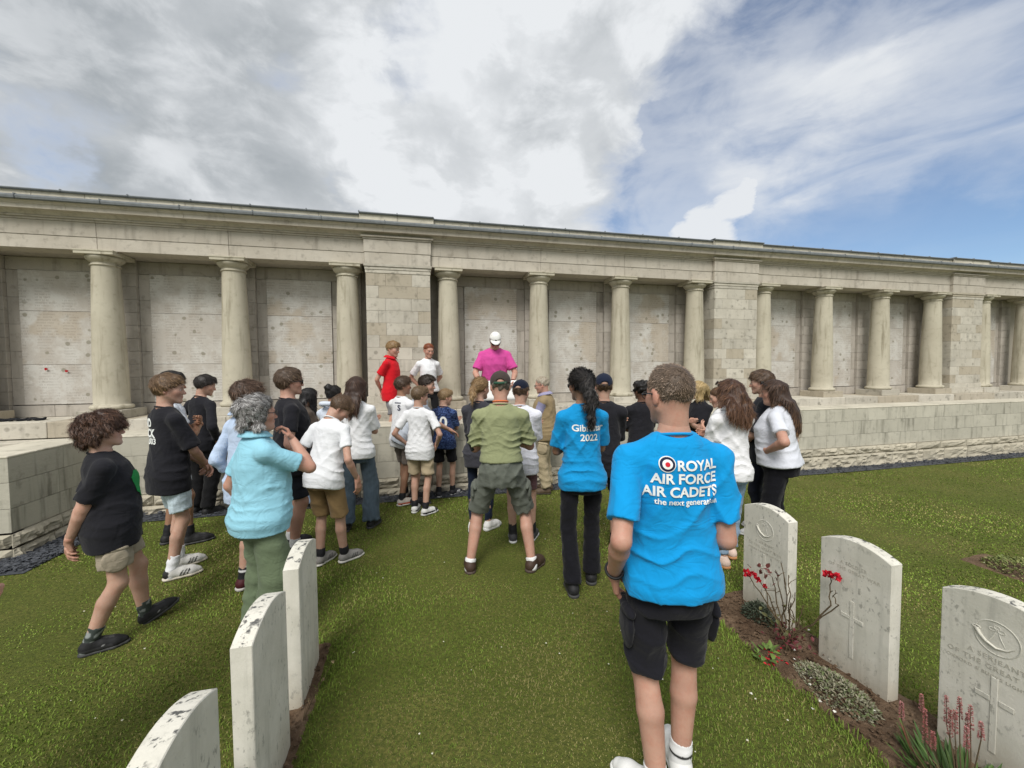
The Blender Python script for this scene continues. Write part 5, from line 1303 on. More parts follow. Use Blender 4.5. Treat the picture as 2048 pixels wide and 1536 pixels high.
# --- curly boy striding at the left
person('boy with thick curly brown hair striding with hands clasped behind his back', g_(228, 1275)-V3(0, .02, 0), 58, 1.53, skin='fair', build=.98, fat=.36, head=1.03, lean=-3, head_pitch=-4, head_yaw=4,
       arms=('behind', 'behind'), arm_adj=((.0, -.035, -.035), (.0, -.035, -.035)), feet=((-.06, .135, .018, 10, -24), (.06, -.055, 0, 8, 0)), knees=(0, 0), pelvis=(0, .02, -.012),
       shirt=dict(c=(.016, .016, .020), infl=.024, loose=.8, hem=-.085, sleeve=.82, wide=1.12, fold=.006), legs=dict(c=(.36, .31, .235), len=.72, infl=.024, w=(0, .018, 0), pocket=True), socks=dict(c=(.04, .05, .045), len=.12, mottle=(.22, .24, .23)), shoes=dict(c=(.014, .014, .015), sole=(.05, .05, .05), panel=(.035, .035, .037), lace=(.05, .05, .05), tick=(.30, .30, .30), sc=1.0),
       hair=dict(style='curly', c=(.060, .030, .020), t=.024, topv=.014, line=.030, slope=.62, fr=.03, lumps=95, low=True, sl=.050, n=9500, jit=.06, lift=.0, curl=.009, sw=.0016, grav=.8, noise=.006, freq=75, hl=(.17, .09, .055), ear=.0),
       prints=(dict(kind='poly', pts=[(-.05, .06), (-.01, .10), (.08, .09), (.09, -.06), (.05, -.10), (-.02, -.04)], at=(.018, .155), side='front', az=200, mat=flat_mat('print_green', (.012, .22, .05), .8), name='print'),), seed=5)
# --- boy in grey T-shirt behind the black T-shirt boy
person('tall dark haired boy in pale grey T-shirt and shorts with folded arms by the wall', g_(352, 1088), 55, 1.79, skin='tan', arms=('crossed', 'crossed2'), head_pitch=6,
       feet=((-.05, -.02, 0, 10, 0), (.06, .06, 0, 10, 0)), shirt=dict(c=(.56, .60, .66), infl=.018, sleeve=.6, hem=-.07), legs=dict(c=(.50, .54, .60), len=.72, infl=.02, kind='denim'), socks=dict(c=BLACK, len=.12), shoes=SHOE_B, hair=short(HDK), seed=8)
person('boy with white letters on the back of his black T-shirt, pale denim shorts', g_(348, 1148), 42, 1.76, skin='fair', head_yaw=30, head_pitch=5, arms=('front', 'front'), arm_adj=((.0, .02, .0), (.0, .02, .0)), head=1.02,
       feet=((-.05, .05, 0, -4, 0), (.055, -.02, 0, 22, 0)), shirt=dict(c=(.016, .016, .020), infl=.028, loose=.85, hem=-.10, sleeve=.86, wide=1.2), legs=dict(c=(.50, .60, .66), len=.80, infl=.02, w=(0, .012, 0), kind='denim'), socks=dict(c=(.72, .73, .75), len=.13), shoes=SHOE_W, hair=mop((.13, .075, .038), hl=(.32, .20, .10), fr=.070), seed=11,
       prints=(dict(kind='text', s='ND', size=.095, at=(.012, .235), align='RIGHT', bold=.04), dict(kind='text', s='CK', size=.095, at=(.03, .185), align='RIGHT', bold=.04), dict(kind='text', s='003', size=.07, at=(.04, .148), align='RIGHT', bold=.03)))
person('dark haired boy all in black sweatshirt and trousers, looking down', g_(405, 1028), 30, 1.74, skin='fair', head_yaw=32, head_pitch=16, lean=5, arms=('pocket', 'pocket'), shirt=dict(c=(.016, .016, .020), name='sweatshirt', infl=.024, sleeve=1.92, hem=-.06, loose=.7), legs=dict(c=(.009, .009, .010), len=1.96, infl=.02, w=(0, .02, .025)), shoes=SHOE_B, hair=mop((.018, .014, .012), fr=.060, t=.021), seed=13)
person('boy in pale blue shirt half hidden behind the grey haired woman', g_(503, 1180), 42, 1.71, skin='fair', head_yaw=14, head_pitch=6, arms=('down', 'down'), feet=((-.05, .0, 0, 6, 0), (.05, .03, 0, 6, 0)), shirt=dict(c=(.46, .58, .78), kind='stripe', infl=.024, sleeve=1.5, hem=-.09, loose=.8, collar='polo'), legs=dict(c=(.045, .048, .055), len=.82, infl=.02), socks=dict(c=(.015, .015, .017), len=.15, bands=((.45, .55, (.6, .6, .6)), (.7, .8, (.6, .6, .6)))), shoes=dict(c=(.06, .010, .014), sole=(.5, .48, .45)), hair=mop((.075, .042, .026), jit=.45), seed=17)
# --- woman with grey hair
def earring(fig):
    obj('earring', lathe_mesh('earring', [(.0, .006), (.005, .003), (.006, 0), (.004, -.004), (0, -.006)], 10), flat_mat('pearl', (.8, .78, .74), .2, .6), fig.root, True).location = tuple(fig.hc+fig.Rh@(V3(.084, -.008, -.048)*fig.hs))
person('woman with curly grey hair in turquoise polo and green trousers, hand on her chin', (-1.02, 2.90, 0), 52, 1.63, skin='pink', sex='f', build=.98, fat=.58, head=.99, head_yaw=6, head_pitch=2, arms=('down', 'chin'), arm_adj=(None, (-.020, -.030, .000)),
       shirt=dict(c=(.27, .55, .67), infl=.018, loose=.45, hem=-.055, sleeve=.72, wide=1.04, collar='polo', fold=.005), legs=dict(c=(.135, .175, .105), len=1.97, infl=.014, w=(-.006, .045, .05), fold=.007), shoes=dict(c=(.1, .08, .06)), hair=dict(style='bun', c=(.14, .13, .125), hl=(.62, .61, .60), hp=1.1, t=.020, tie=(0, -.112, .045), bun=(.055, .045, .045), lumps=14, low=True, sl=.042, n=6500, jit=.08, lift=.04, curl=.009, sw=.0018, noise=.005, freq=80, line=.066, ear=.06, slope=.9), glasses=dict(dark=False), extras=(earring,), seed=19)
person('young man in black T-shirt and sunglasses behind the grey haired woman', g_(588, 1100), 66, 1.80, skin='pink', build=1.08, fat=.25, head_yaw=2, arms=('down', 'down'), arm_adj=((0, .03, 0), (.0, .035, 0)), shirt=dict(c=(.016, .016, .020), infl=.018, sleeve=.66, hem=-.085, loose=.7), legs=dict(c=(.02, .022, .03), len=.9), socks=dict(c=(.6, .6, .6), len=.08), shoes=SHOE_B, hair=mop((.075, .045, .026), fr=.040, hl=(.19, .125, .08), t=.026), glasses=dict(dark=True), seed=23)
person('girl with long black hair in brown jacket by the wall, arms folded', g_(618, 1012), 62, 1.56, skin='olive', sex='f', head_yaw=6, head_pitch=22, arms=('crossed', 'crossed2'), shirt=dict(c=(.085, .066, .052), name='jacket', infl=.030, loose=.8, sleeve=1.9, hem=-.01), legs=dict(c=(.16, .22, .31), len=1.98, infl=.02, w=(0, .03, .06), kind='denim'), shoes=SHOE_B, hair=dict(style='long', noise=.0015, c=(.010, .009, .010), L=.36, a0=55, t=.020, sl=.08, n=3200, jit=.10, lift=.05, grav=.8, hl=(.05, .045, .045), line=.070, out=.8, front=.9), seed=29)
person('boy bending his head, white T-shirt and tan brown shorts, grey trainers', g_(662, 1128), 28, 1.60, skin='fair', lean=13, head=1.04, head_yaw=40, head_pitch=46, head_roll=6, arms=('down', 'down'), arm_adj=((.01, .03, .01), (.01, .05, .01)), pelvis=(0, -.035, 0),
       feet=((-.055, -.01, 0, -2, 0), (.06, .055, 0, 26, 0)), shirt=dict(c=WHITE, infl=.022, loose=.75, hem=-.065, sleeve=.62, fold=.007), legs=dict(c=(.235, .155, .072), len=.98, infl=.022, w=(0, .016, 0)), socks=dict(c=BLACK, len=.09), shoes=dict(c=(.23, .22, .205), stripe=(.05, .05, .05), sole=(.62, .60, .55)), hair=short((.095, .055, .030), fr=.048, hl=(.20, .125, .07)), seed=31)
person('girl with long straight brown hair, white T-shirt and wide blue grey jeans', g_(718, 1058), 10, 1.71, skin='fair', sex='f', feet=((-.075, -.02, 0, 10, 0), (.075, .03, 0, 14, 0)), head_yaw=10, head_pitch=6, arms=('crossed', 'crossed2'), shirt=dict(c=WHITE, infl=.026, loose=.9, hem=-.045, sleeve=.82, wide=1.2, fold=.007), legs=dict(c=(.075, .105, .135), len=1.985, infl=.018, w=(.0, .026, .052), kind='denim'), shoes=SHOE_B, hair=dict(style='long', noise=.0012, c=(.050, .026, .017), L=.33, a0=70, t=.018, sl=.08, n=3600, jit=.05, lift=.03, grav=.85, hl=(.14, .075, .045), out=.9, line=.066), seed=37)
person('girl with black hair in a bun and pale hooded top, behind the long haired girl', V3(-1.02, 5.25, 0), 25, 1.60, skin='tan', sex='f', head_yaw=25, head_pitch=10, arms=('crossed', 'crossed2'), shirt=dict(c=(.56, .62, .72), kind='stripe', infl=.035, loose=.9, sleeve=1.9, hem=-.05, fold=.009), legs=dict(c=(.03, .04, .07), len=1.97, w=(0, .01, .02), kind='denim'), shoes=SHOE_B, hair=dict(style='bun', c=HDK, tie=(0, -.10, .085), bun=(.048, .044, .044), lumps=8, t=.014, sl=.03, n=1800, line=.066), seed=41,
       extras=(lambda fig: obj('hood', tube_mesh('hood', [fig.nb+V3(math.cos(a)*.085, -.055+math.sin(a)*.075, .02-.015*math.sin(a)) for a in np.linspace(0, 6.283, 17)[:-1]], .030, 8, True), cmat((.56, .62, .72), 'stripe'), fig.root, True),))
# --- on the walkway behind the parapet
WZ = .60
def onwalk(px, Y): q = plane_at(px, 850, Y); return V3(q[0], Y, WZ)
person('fair haired boy in red polo shirt standing behind the parapet', onwalk(785, 6.50), 112, 1.62, skin='pink', head=1.05, head_yaw=2, head_pitch=14, arms=('behind', 'behind'), shirt=dict(c=(.56, .012, .020), infl=.022, loose=.75, hem=-.09, sleeve=.66, wide=1.1, collar='polo'), legs=dict(c=(.17, .17, .18), len=.9), socks=dict(c=BLACK, len=.1), shoes=SHOE_B, hair=short((.28, .17, .075), fr=.055, hl=(.55, .40, .20), topv=.012), seed=43)
person('red haired girl in white T-shirt standing in front of a column', onwalk(858, 6.66), 168, 1.61, skin='pink', sex='f', head_yaw=-10, head_pitch=17, arms=('behind', 'behind'), arm_adj=((.04, 0, .02), (.04, 0, .02)), shirt=dict(c=WHITE, infl=.024, loose=.8, hem=-.01, sleeve=.74, wide=1.15), legs=dict(c=(.010, .010, .011), len=1.95), shoes=SHOE_B, hair=dict(style='bun', c=(.20, .050, .018), tie=(0, -.11, .03), bun=(.03, .03, .03), t=.010, sl=.04, n=2400, hl=(.42, .14, .05), line=.070, ear=.05, lift=.06, jit=.06, noise=.002), seed=47,
       prints=(dict(kind='text', s='·········', size=.022, at=(0, .215), side='front', mat=flat_mat('print_grey', (.2, .2, .22), .8)),))
def paper(fig):
    c = (fig.wri[-1]+fig.wri[1])/2+V3(-.07, .07, -.120); me = bpy.data.meshes.new('sheet'); n, m = 12, 6
    V = [(c[0]+(i/n-.5)*.60, c[1]+.012*math.sin(i*.9)+.05*(j/m), c[2]+(.5-j/m)*.30) for j in range(m+1) for i in range(n+1)]
    me.from_pydata(V, [], [(j*(n+1)+i, j*(n+1)+i+1, (j+1)*(n+1)+i+1, (j+1)*(n+1)+i) for j in range(m) for i in range(n)]); me.update()
    o = tag(obj('paper_sheet', me, flat_mat('paper', (.82, .82, .80), .8, .2), None, True), 'large white sheet of paper held up by the man in pink', 'paper')
    o.matrix_world = Matrix.Translation(fig.root.location) @ Matrix.Rotation(fig.root.rotation_euler.z, 4, 'Z'); o.modifiers.new('t', 'SOLIDIFY').thickness = .001
person('man in magenta T-shirt and white cap holding up a paper sheet', onwalk(990, 6.40), 186, 1.80, skin='pink', build=1.08, fat=.35, lean=12, head_pitch=38, head_yaw=0, arms=('hold', 'hold'), arm_adj=((.035, -.01, -.055), (.035, -.01, -.055)), shirt=dict(c=(.58, .075, .30), infl=.022, loose=.8, hem=-.06, sleeve=.80, wide=1.15), legs=dict(c=(.03, .035, .05), len=1.95), shoes=SHOE_B, hair=dict(style='short', c=(.2, .17, .14), t=.006, sl=.01, n=500), cap=dict(c=(.74, .74, .71), badge=True), glasses=dict(dark=True), extras=(watch(1), watch(-1, (.08, .012, .012)), paper), seed=53)
# --- boys at the wall
person('tanned boy in white T-shirt with dark print on the back, orange trainers', g_(808, 1004), 45, 1.69, skin='tan', head_yaw=28, head_pitch=4, arms=('crossed', 'crossed2'), feet=((-.05, .07, 0, 10, 0), (.05, -.06, 0, 24, 0)), shirt=dict(c=WHITE, infl=.024, loose=.85, hem=-.075, sleeve=.80, wide=1.15), legs=dict(c=(.19, .16, .14), len=.86, infl=.02), socks=dict(c=BLACK, len=.10), shoes=dict(c=(.52, .47, .42), panel=(.62, .10, .04), sole=(.66, .62, .56)), hair=mop((.060, .034, .020), hl=(.15, .09, .05), fr=.062, topv=.018), seed=59,
       prints=(dict(kind='text', s='S', size=.10, at=(.030, .225), bold=.03, mat=RAF), dict(kind='poly', pts=[(-.05, -.006), (.05, -.006), (.05, .006), (-.05, .006)], at=(.015, .265), mat=RAF)))
person('dark haired boy in grey T-shirt leaning forward on the parapet top', V3(-.06, 5.48, 0), 84, 1.78, skin='fair', lean=26, head_yaw=22, head_pitch=8, arms=('lean', 'lean'), arm_adj=((0, .02, .02), (.0, .03, .06)), pelvis=(0, -.06, -.01), shirt=dict(c=(.44, .48, .54), infl=.022, loose=.8, sleeve=.75, hem=-.07), legs=dict(c=(.03, .03, .035), len=.9), socks=dict(c=BLACK, len=.1), shoes=SHOE_B, hair=short((.030, .019, .013), topv=.020, fr=.085, lift=.8), seed=61)
person('boy in plain white T-shirt and beige shorts with black and white trainers', g_(842, 1026), 22, 1.57, skin='fair', head=1.06, head_yaw=38, head_pitch=4, arms=('pocket', 'pocket'), lean=-2, feet=((-.055, .015, 0, 8, 0), (.055, -.03, 0, 34, 0)), shirt=dict(c=WHITE, infl=.020, loose=.7, hem=-.085, sleeve=.70, wide=1.1, fold=.007), legs=dict(c=(.46, .375, .25), len=.88, infl=.024, w=(0, .016, 0)), socks=dict(c=BLACK, len=.10), shoes=dict(c=(.62, .62, .60), panel=(.03, .03, .035), toe=(.04, .04, .045), sole=(.62, .62, .6)), hair=short((.135, .085, .045), fr=.058, hl=(.30, .20, .11)), glasses=dict(dark=False), seed=67)
person('small fair boy in navy patterned football shirt with a big white number', g_(890, 992), 26, 1.50, skin='fair', head=1.08, head_yaw=40, head_pitch=10, arms=('crossed', 'crossed2'), feet=((-.05, -.03, 0, 30, 0), (.06, .06, 0, 30, 0)), shirt=dict(c=(.010, .018, .060), kind='camo', infl=.022, loose=.8, hem=-.065, sleeve=.78, wide=1.1), legs=dict(c=(.008, .008, .010), len=.84, infl=.022, w=(0, .012, 0)), socks=dict(c=BLACK, len=.09), shoes=dict(c=(.03, .03, .035), stripe=(.7, .7, .7), sole=(.6, .6, .58)), hair=short((.26, .17, .085), fr=.055, hl=(.48, .35, .19)), seed=71,
       prints=(dict(kind='text', s='10', size=.22, at=(-.018, .165), bold=.02),))
person('woman with tied back blonde hair in charcoal T-shirt and dark jeans', g_(962, 1060), 24, 1.70, skin='fair', sex='f', head_yaw=24, head_pitch=6, arms=('crossed', 'crossed2'), feet=((-.05, -.02, 0, 4, 0), (.05, .02, 0, 30, 0)), shirt=dict(c=(.045, .045, .055), infl=.026, loose=.9, hem=-.10, sleeve=.95, wide=1.25), legs=dict(c=(.012, .018, .036), len=1.92, infl=.006, kind='denim'), shoes=dict(c=(.72, .71, .69), sole=(.7, .7, .68), thick=1.5), hair=dict(style='pony', c=(.24, .145, .065), hl=(.55, .38, .19), tie=(0, -.125, .0), L=.16, w=.030, t=.016, sl=.06, n=3600, jit=.07, lift=.05, line=.068, noise=.002), seed=73)
def phone(fig):
    me = box_mesh(-.045, .045, -.009, .009, -.085, .085, .008); o = tag(obj('phone_wallet', me, M_blackplastic), 'black phone wallet held at the left side of the man in olive T-shirt', 'phone')
    o.matrix_world = Matrix.Translation(fig.root.location) @ Matrix.Rotation(fig.root.rotation_euler.z, 4, 'Z') @ Matrix.Translation(fig.tor(-.142, .035, .125)) @ Matrix.Rotation(R(-20), 4, 'Y') @ Matrix.Rotation(R(35), 4, 'Z')
person('man with feet wide apart in olive T-shirt, grey cargo shorts and brown cap', g_(1004, 1140), 12, 1.82, skin='pink', build=1.0, fat=.04, head_pitch=8, arms=('crossed', 'crossed2'), arm_adj=((.05, -.02, -.01), (.05, -.02, -.01)), feet=((-.155, .0, 0, 6, 0), (.150, .0, 0, 34, 0)), hip_h=.498,
       shirt=dict(c=(.265, .285, .155), infl=.022, loose=.25, hem=.045, sleeve=.84, wide=1.15, fold=.008), legs=dict(top=.07, c=(.115, .125, .105), len=.93, infl=.024, w=(0, .014, 0), pocket=True), socks=dict(c=(.72, .72, .72), len=.035), shoes=dict(c=(.055, .033, .022), sole=(.07, .05, .04), sc=1.08), hair=dict(style='short', c=(.17, .14, .11), t=.007, sl=.010, n=2200, sw=.001, line=.06), cap=dict(c=(.055, .042, .037), hole=True, strap=(.022, .075, .045)), extras=(lanyard((.75, .16, .03)), phone), seed=79)
person('boy in navy cap and white T-shirt beside the man in olive T-shirt', g_(1042, 1082), 16, 1.68, skin='fair', head_yaw=18, head_pitch=10, arms=('crossed', 'crossed2'), feet=((-.05, 0, 0, 4, 0), (.07, .03, 0, 14, 0)), shirt=dict(c=(.72, .73, .80), infl=.028, loose=.9, hem=-.095, sleeve=.98, wide=1.25), legs=dict(c=(.14, .075, .085), len=.84), socks=dict(c=BLACK, len=.12), shoes=dict(c=(.05, .05, .055), sole=(.65, .65, .65)), hair=dict(style='short', c=HB, t=.014, sl=.016, n=1400), cap=dict(c=(.010, .013, .026), hole=True, strap=(.01, .013, .026)), seed=83)
person('older man with glasses in khaki waistcoat over lilac shirt at the wall', g_(1094, 984), -62, 1.69, skin='pink', build=1.04, fat=.45, lean=4, head_pitch=12, arms=('crossed', 'crossed2'), shirt=dict(c=(.29, .28, .42), infl=.020, loose=.8, sleeve=.9, wide=1.2, hem=-.05, collar='polo'), over=dict(c=(.27, .205, .115), name='waistcoat', infl=.036, sleeve=0, hem=-.06, loose=.9, collar='none', fold=.006), legs=dict(c=(.40, .335, .22), len=1.94, infl=.02, w=(0, .015, .018), pocket=True), shoes=dict(c=(.10, .07, .045), sole=(.05, .04, .03)), hair=dict(style='short', c=(.42, .36, .27), t=.011, sl=.02, n=2200, line=.085, slope=.95, hl=(.62, .58, .5)), glasses=dict(dark=False), seed=89,
       extras=(lambda fig: [obj('pocket', (lambda V, F: np_mesh('pocket', V, [F]))(*(lambda gg: (gg.add(ell(fig.tor(s*.062, .115, z_), (.055, .022, .062)), 0), gg.mesh())[1])(Grid(fig.tor(s*.062, .115, z_)-.08, fig.tor(s*.062, .115, z_)+.08, .011))), cmat((.25, .19, .105)), fig.root, True) for s in (-1, 1) for z_ in (.02,)],))
# --- woman with Gibraltar shirt and people beyond her
person('woman with long curly black ponytail in bright blue T-shirt lettered Gibraltar 2022', g_(1164, 1176), 6, 1.79, skin='tan', sex='f', head_yaw=-14, head_pitch=4, arms=('crossed', 'crossed2'), arm_adj=((.02, .0, -.02), (.02, 0, -.02)), feet=((-.055, -.04, 0, -4, 0), (.06, .05, 0, 18, 0)),
       shirt=dict(c=(.008, .255, .56), infl=.022, loose=.75, hem=-.055, sleeve=.80, wide=1.18, fold=.007), legs=dict(c=(.009, .009, .012), len=1.97, infl=.010, w=(0, .006, .030)), shoes=SHOE_B, hair=dict(style='pony', c=(.012, .011, .011), hl=(.07, .06, .055), tie=(0, -.125, .050), L=.34, w=.036, wave=2.5, t=.016, sl=.050, n=5200, jit=.06, lift=.03, curl=.010, sw=.0018, line=.068, noise=.004), glasses=dict(dark=True), seed=97,
       prints=(dict(kind='text', s='Gibraltar', size=.072, at=(.012, .212), bold=.022), dict(kind='text', s='2022', size=.072, at=(.012, .170), bold=.022)))
person('person in navy cap and black jacket behind the ponytailed woman', V3(1.80, 3.66, -.02), 24, 1.75, skin='fair', head_yaw=-4, arms=('crossed', 'crossed2'), shirt=dict(c=(.016, .016, .020), name='jacket', infl=.03, loose=.9, sleeve=1.9, hem=-.10), legs=dict(c=(.012, .012, .015), len=.8), socks=dict(c=BLACK, len=.08), shoes=dict(c=(.015, .015, .016), stripe=(.75, .52, .06), sole=(.03, .03, .03)), hair=dict(style='short', c=HB, t=.012, sl=.016, n=1400), cap=dict(c=(.012, .017, .036), hole=True, strap=(.012, .017, .036)), seed=101)
person('dark skinned person in black T-shirt mostly hidden behind the foreground man', V3(2.70, 4.45, -.04), 8, 1.66, skin='brown', head_yaw=-10, arms=('crossed', 'crossed2'), shirt=dict(c=(.016, .016, .020), infl=.026, loose=.85, sleeve=.85, wide=1.2), legs=dict(c=(.02, .02, .025), len=1.95), shoes=SHOE_B, hair=dict(style='curly', c=HDK, t=.014, lumps=30, sl=.012, n=1200, spring=True), seed=103)
# --- group on the right
person('blonde woman in black T-shirt facing left beside the column', V3(3.66, 4.62, -.06), -96, 1.66, skin='fair', sex='f', head_yaw=18, head_pitch=8, arms=('crossed', 'crossed2'), shirt=dict(c=(.016, .016, .020), infl=.022, loose=.8, sleeve=.75, wide=1.15, hem=-.06), legs=dict(c=(.015, .015, .02), len=1.95), shoes=SHOE_B, hair=dict(noise=.002, style='long', c=(.46, .33, .15), hl=(.72, .60, .36), L=.20, a0=70, t=.018, sl=.07, n=3000, jit=.14, lift=.05, grav=.8, line=.068, wave=1.5), seed=107)
person('girl with tied brown hair and white puffed sleeve, looking down, behind the linen shirt', V3(3.46, 3.98, -.06), -58, 1.62, skin='fair', sex='f', head_pitch=18, arms=('crossed', 'crossed2'), shirt=dict(c=(.72, .73, .74), infl=.040, loose=.85, sleeve=1.3, wide=1.3, hem=-.05, fold=.010), legs=dict(c=(.2, .25, .33), len=1.95, kind='denim'), shoes=SHOE_B, hair=dict(style='bun', c=(.11, .060, .032), hl=(.26, .16, .09), tie=(0, -.115, .02), bun=(.032, .03, .03), t=.012, sl=.04, n=2200, jit=.08, lift=.06, line=.068, noise=.002), seed=109)
person('woman in white linen shirt and pale jeans with long wavy brown hair', g_(1458, 1128), 8, 1.71, skin='fair', sex='f', head_yaw=-34, head_pitch=8, arms=('crossed', 'crossed2'), arm_adj=((.025, .0, -.01), None), feet=((-.055, -.02, 0, 30, 0), (.06, .08, 0, 6, 0)), shirt=dict(c=(.76, .76, .78), infl=.026, loose=.85, sleeve=1.35, hem=-.055, collar='polo', fold=.009, wl=.10), legs=dict(c=(.24, .33, .44), len=1.90, infl=.012, w=(0, .008, .012), kind='denim'), shoes=dict(c=(.66, .50, .42), stripe=(.02, .02, .02), sole=(.50, .24, .10)), hair=dict(noise=.0025, style='long', c=(.075, .036, .022), hl=(.24, .125, .065), L=.31, a0=60, t=.020, sl=.08, n=4200, jit=.10, lift=.06, curl=.006, grav=.75, wave=1.5, line=.068, tips=(.15, .075, .04)), glasses=dict(dark=True, up=True), seed=113)
person('tall brown haired boy in charcoal T-shirt and trousers facing left at the right', V3(3.66, 3.60, -.05), -42, 1.80, skin='fair', head_pitch=7, arms=('front', 'front'), shirt=dict(c=(.022, .024, .030), infl=.026, loose=.85, sleeve=.9, wide=1.2), legs=dict(c=(.014, .016, .026), len=1.95, infl=.014), shoes=dict(c=(.6, .6, .6)), hair=mop((.080, .046, .026), fr=.052, hl=(.19, .12, .07)), seed=127)
person('woman with long straight brown hair, pale grey T-shirt and black trousers, hand on hip', V3(3.50, 3.24, -.05), -36, 1.71, skin='pink', sex='f', build=1.08, fat=.55, head_pitch=10, head_yaw=2, lean=4, arms=('hip', 'down'), shirt=dict(c=(.62, .64, .70), infl=.020, loose=.55, hem=-.015, sleeve=.66, wide=1.08), legs=dict(c=(.008, .008, .011), len=1.96, infl=.014, w=(.004, .012, .02)), shoes=SHOE_B, hair=dict(style='long', noise=.0012, c=(.055, .030, .020), hl=(.16, .09, .055), tips=(.30, .165, .075), L=.44, a0=85, t=.016, sl=.09, n=4200, jit=.05, lift=.03, grav=.85, line=.070, out=1.1, gather=1.2), glasses=dict(dark=True, up=True), seed=131)
# --- somebody at the left edge, only an elbow in view
_d = ray(-26, 1168); _e = C_O+_d*((1.145-CAM_H)/_d[2]); _o = np.array(Matrix.Rotation(-R(20), 3, 'Z'))@V3(.367, -.094, 0)
person('person at the left edge of the picture, only a bare elbow in view', V3(_e[0]-_o[0]-.085, _e[1]-_o[1], 0), 20, 1.70, skin='pink', arms=('hip', 'hip'), shirt=dict(c=(.3, .3, .33), sleeve=.4), legs=dict(c=(.05, .05, .06), len=1.95), shoes=SHOE_B, hair=short(HB), seed=137)
# ---------------------------------------------------------------- grass
def fbm2(X, Y, seed, scale=1.):
    gx = np.arange(-9, 17, .1); gy = np.arange(-1, 8, .1); key = (seed, scale)
    T = np.array([[mnoise.fractal(Vector((a*scale+seed, b*scale, seed*.37)), 1., 2., 4) for b in gy] for a in gx])
    i = np.clip(((X+9)/.1), 0, len(gx)-2); j = np.clip(((Y+1)/.1), 0, len(gy)-2); i0 = i.astype(int); j0 = j.astype(int); u = i-i0; v = j-j0
    return T[i0, j0]*(1-u)*(1-v)+T[i0+1, j0]*u*(1-v)+T[i0, j0+1]*(1-u)*v+T[i0+1, j0+1]*u*v
def grass():
    N = 2_400_000
    # polar sampling: even in bearing, thinning with distance
    az = rng.uniform(-.92, 1.32, N); r_ = .95+13.5*rng.random(N)**2.3
    X, Y = r_*np.sin(az), r_*np.cos(az)
    keep = (Y > .55) & (Y < DW-.30) & (X < 13) & ~((X < SIDE_X+.34) & (Y > FRONT_Y-.34))
    for bd in (BED_L, BED_R, (5.05, 5.6, -.3, 2.72)):
        e = .012*np.sin(Y*23)+.008*np.sin(Y*57); keep &= ~((X > bd[0]+.015+e) & (X < bd[1]-.015+e) & (Y < bd[3]-.01))
    X, Y, r_ = X[keep], Y[keep], r_[keep]
    dens = np.clip(5200/(1+(r_/2.6)**2), 300, None); have = len(X)
    # thin to about 240k
    cur = 1/(r_*(r_+.2)**.0+1e-3)/np.maximum((r_-.95), .02)**(1-1/2.3)          # relative density of the sampling per area
    wgt = dens/cur; wgt /= wgt.max(); p_ = wgt*(205000/wgt.sum()); k_ = rng.random(have) < p_
    X, Y, r_ = X[k_], Y[k_], r_[k_]; n = len(X)
    dry = fbm2(X, Y, 3., .9)*.55+fbm2(X, Y, 11., 3.)*.35
    worn = np.exp(-((X-.78-.05*(Y-2))/.42)**2)*np.clip((4.6-Y)/2.5, 0, 1)*np.clip(.75+1.6*fbm2(X, Y, 47., 2.2), .1, 1.5)
    edge = np.minimum(np.abs(X-BED_L[1]), np.abs(X-BED_R[0])); lush = np.exp(-edge/.16)*(Y < 2.8)
    dryf = np.clip(.24+dry*.75+worn*.55-lush*.4, .02, .9)
    isdry = rng.random(n) < dryf
    hgt = (.011+.010*rng.random(n))*(1+lush*1.1)*(1+.35*fbm2(X, Y, 23., 2.))*np.where(isdry, .8, 1.); hgt = np.clip(hgt, .010, .08)
    w = (.0011+.0006*rng.random(n))*np.clip(r_*.62, .9, 3.6)
    a = rng.uniform(0, 6.283, n); lean_ = rng.uniform(.15, .95, n)*hgt; b = a+rng.normal(0, .5, n)
    Z = gz(X)-.004; sx, sy = np.cos(b+1.57)*w, np.sin(b+1.57)*w; lx, ly = np.cos(a)*lean_, np.sin(a)*lean_
    V = np.empty((n, 5, 3), np.float32)
    V[:, 0] = np.stack([X-sx, Y-sy, Z], 1); V[:, 1] = np.stack([X+sx, Y+sy, Z], 1)
    V[:, 2] = np.stack([X-sx*.8+lx*.4, Y-sy*.8+ly*.4, Z+hgt*.62], 1); V[:, 3] = np.stack([X+sx*.8+lx*.4, Y+sy*.8+ly*.4, Z+hgt*.62], 1)
    V[:, 4] = np.stack([X+lx, Y+ly, Z+hgt*(1-.25*lean_/hgt)], 1)
    o = 5*np.arange(n); F4 = np.stack([o, o+1, o+3, o+2], 1); F3 = np.stack([o+2, o+3, o+4], 1)
    g1, g2 = np.array([.122, .194, .026]), np.array([.222, .295, .062]); d1, d2 = np.array([.27, .235, .085]), np.array([.36, .32, .14])
    t = rng.random((n, 1)); C = np.where(isdry[:, None], d1+(d2-d1)*t, g1+(g2-g1)*t)*(1+.42*fbm2(X, Y, 31., .8)+.22*fbm2(X, Y, 37., 3.5))[:, None]
    me = np_mesh('grass', V.reshape(-1, 3), [F4, F3]); vcol(me, np.repeat(np.clip(C, 0, 1), 5, 0)); return me
M_grass = vc_mat('grass_blade', .85, .04)
if not globals().get('NOGRASS'): tag(obj('grass', grass(), M_grass), 'short green and straw coloured grass blades of the lawn', 'grass', kind='stuff')
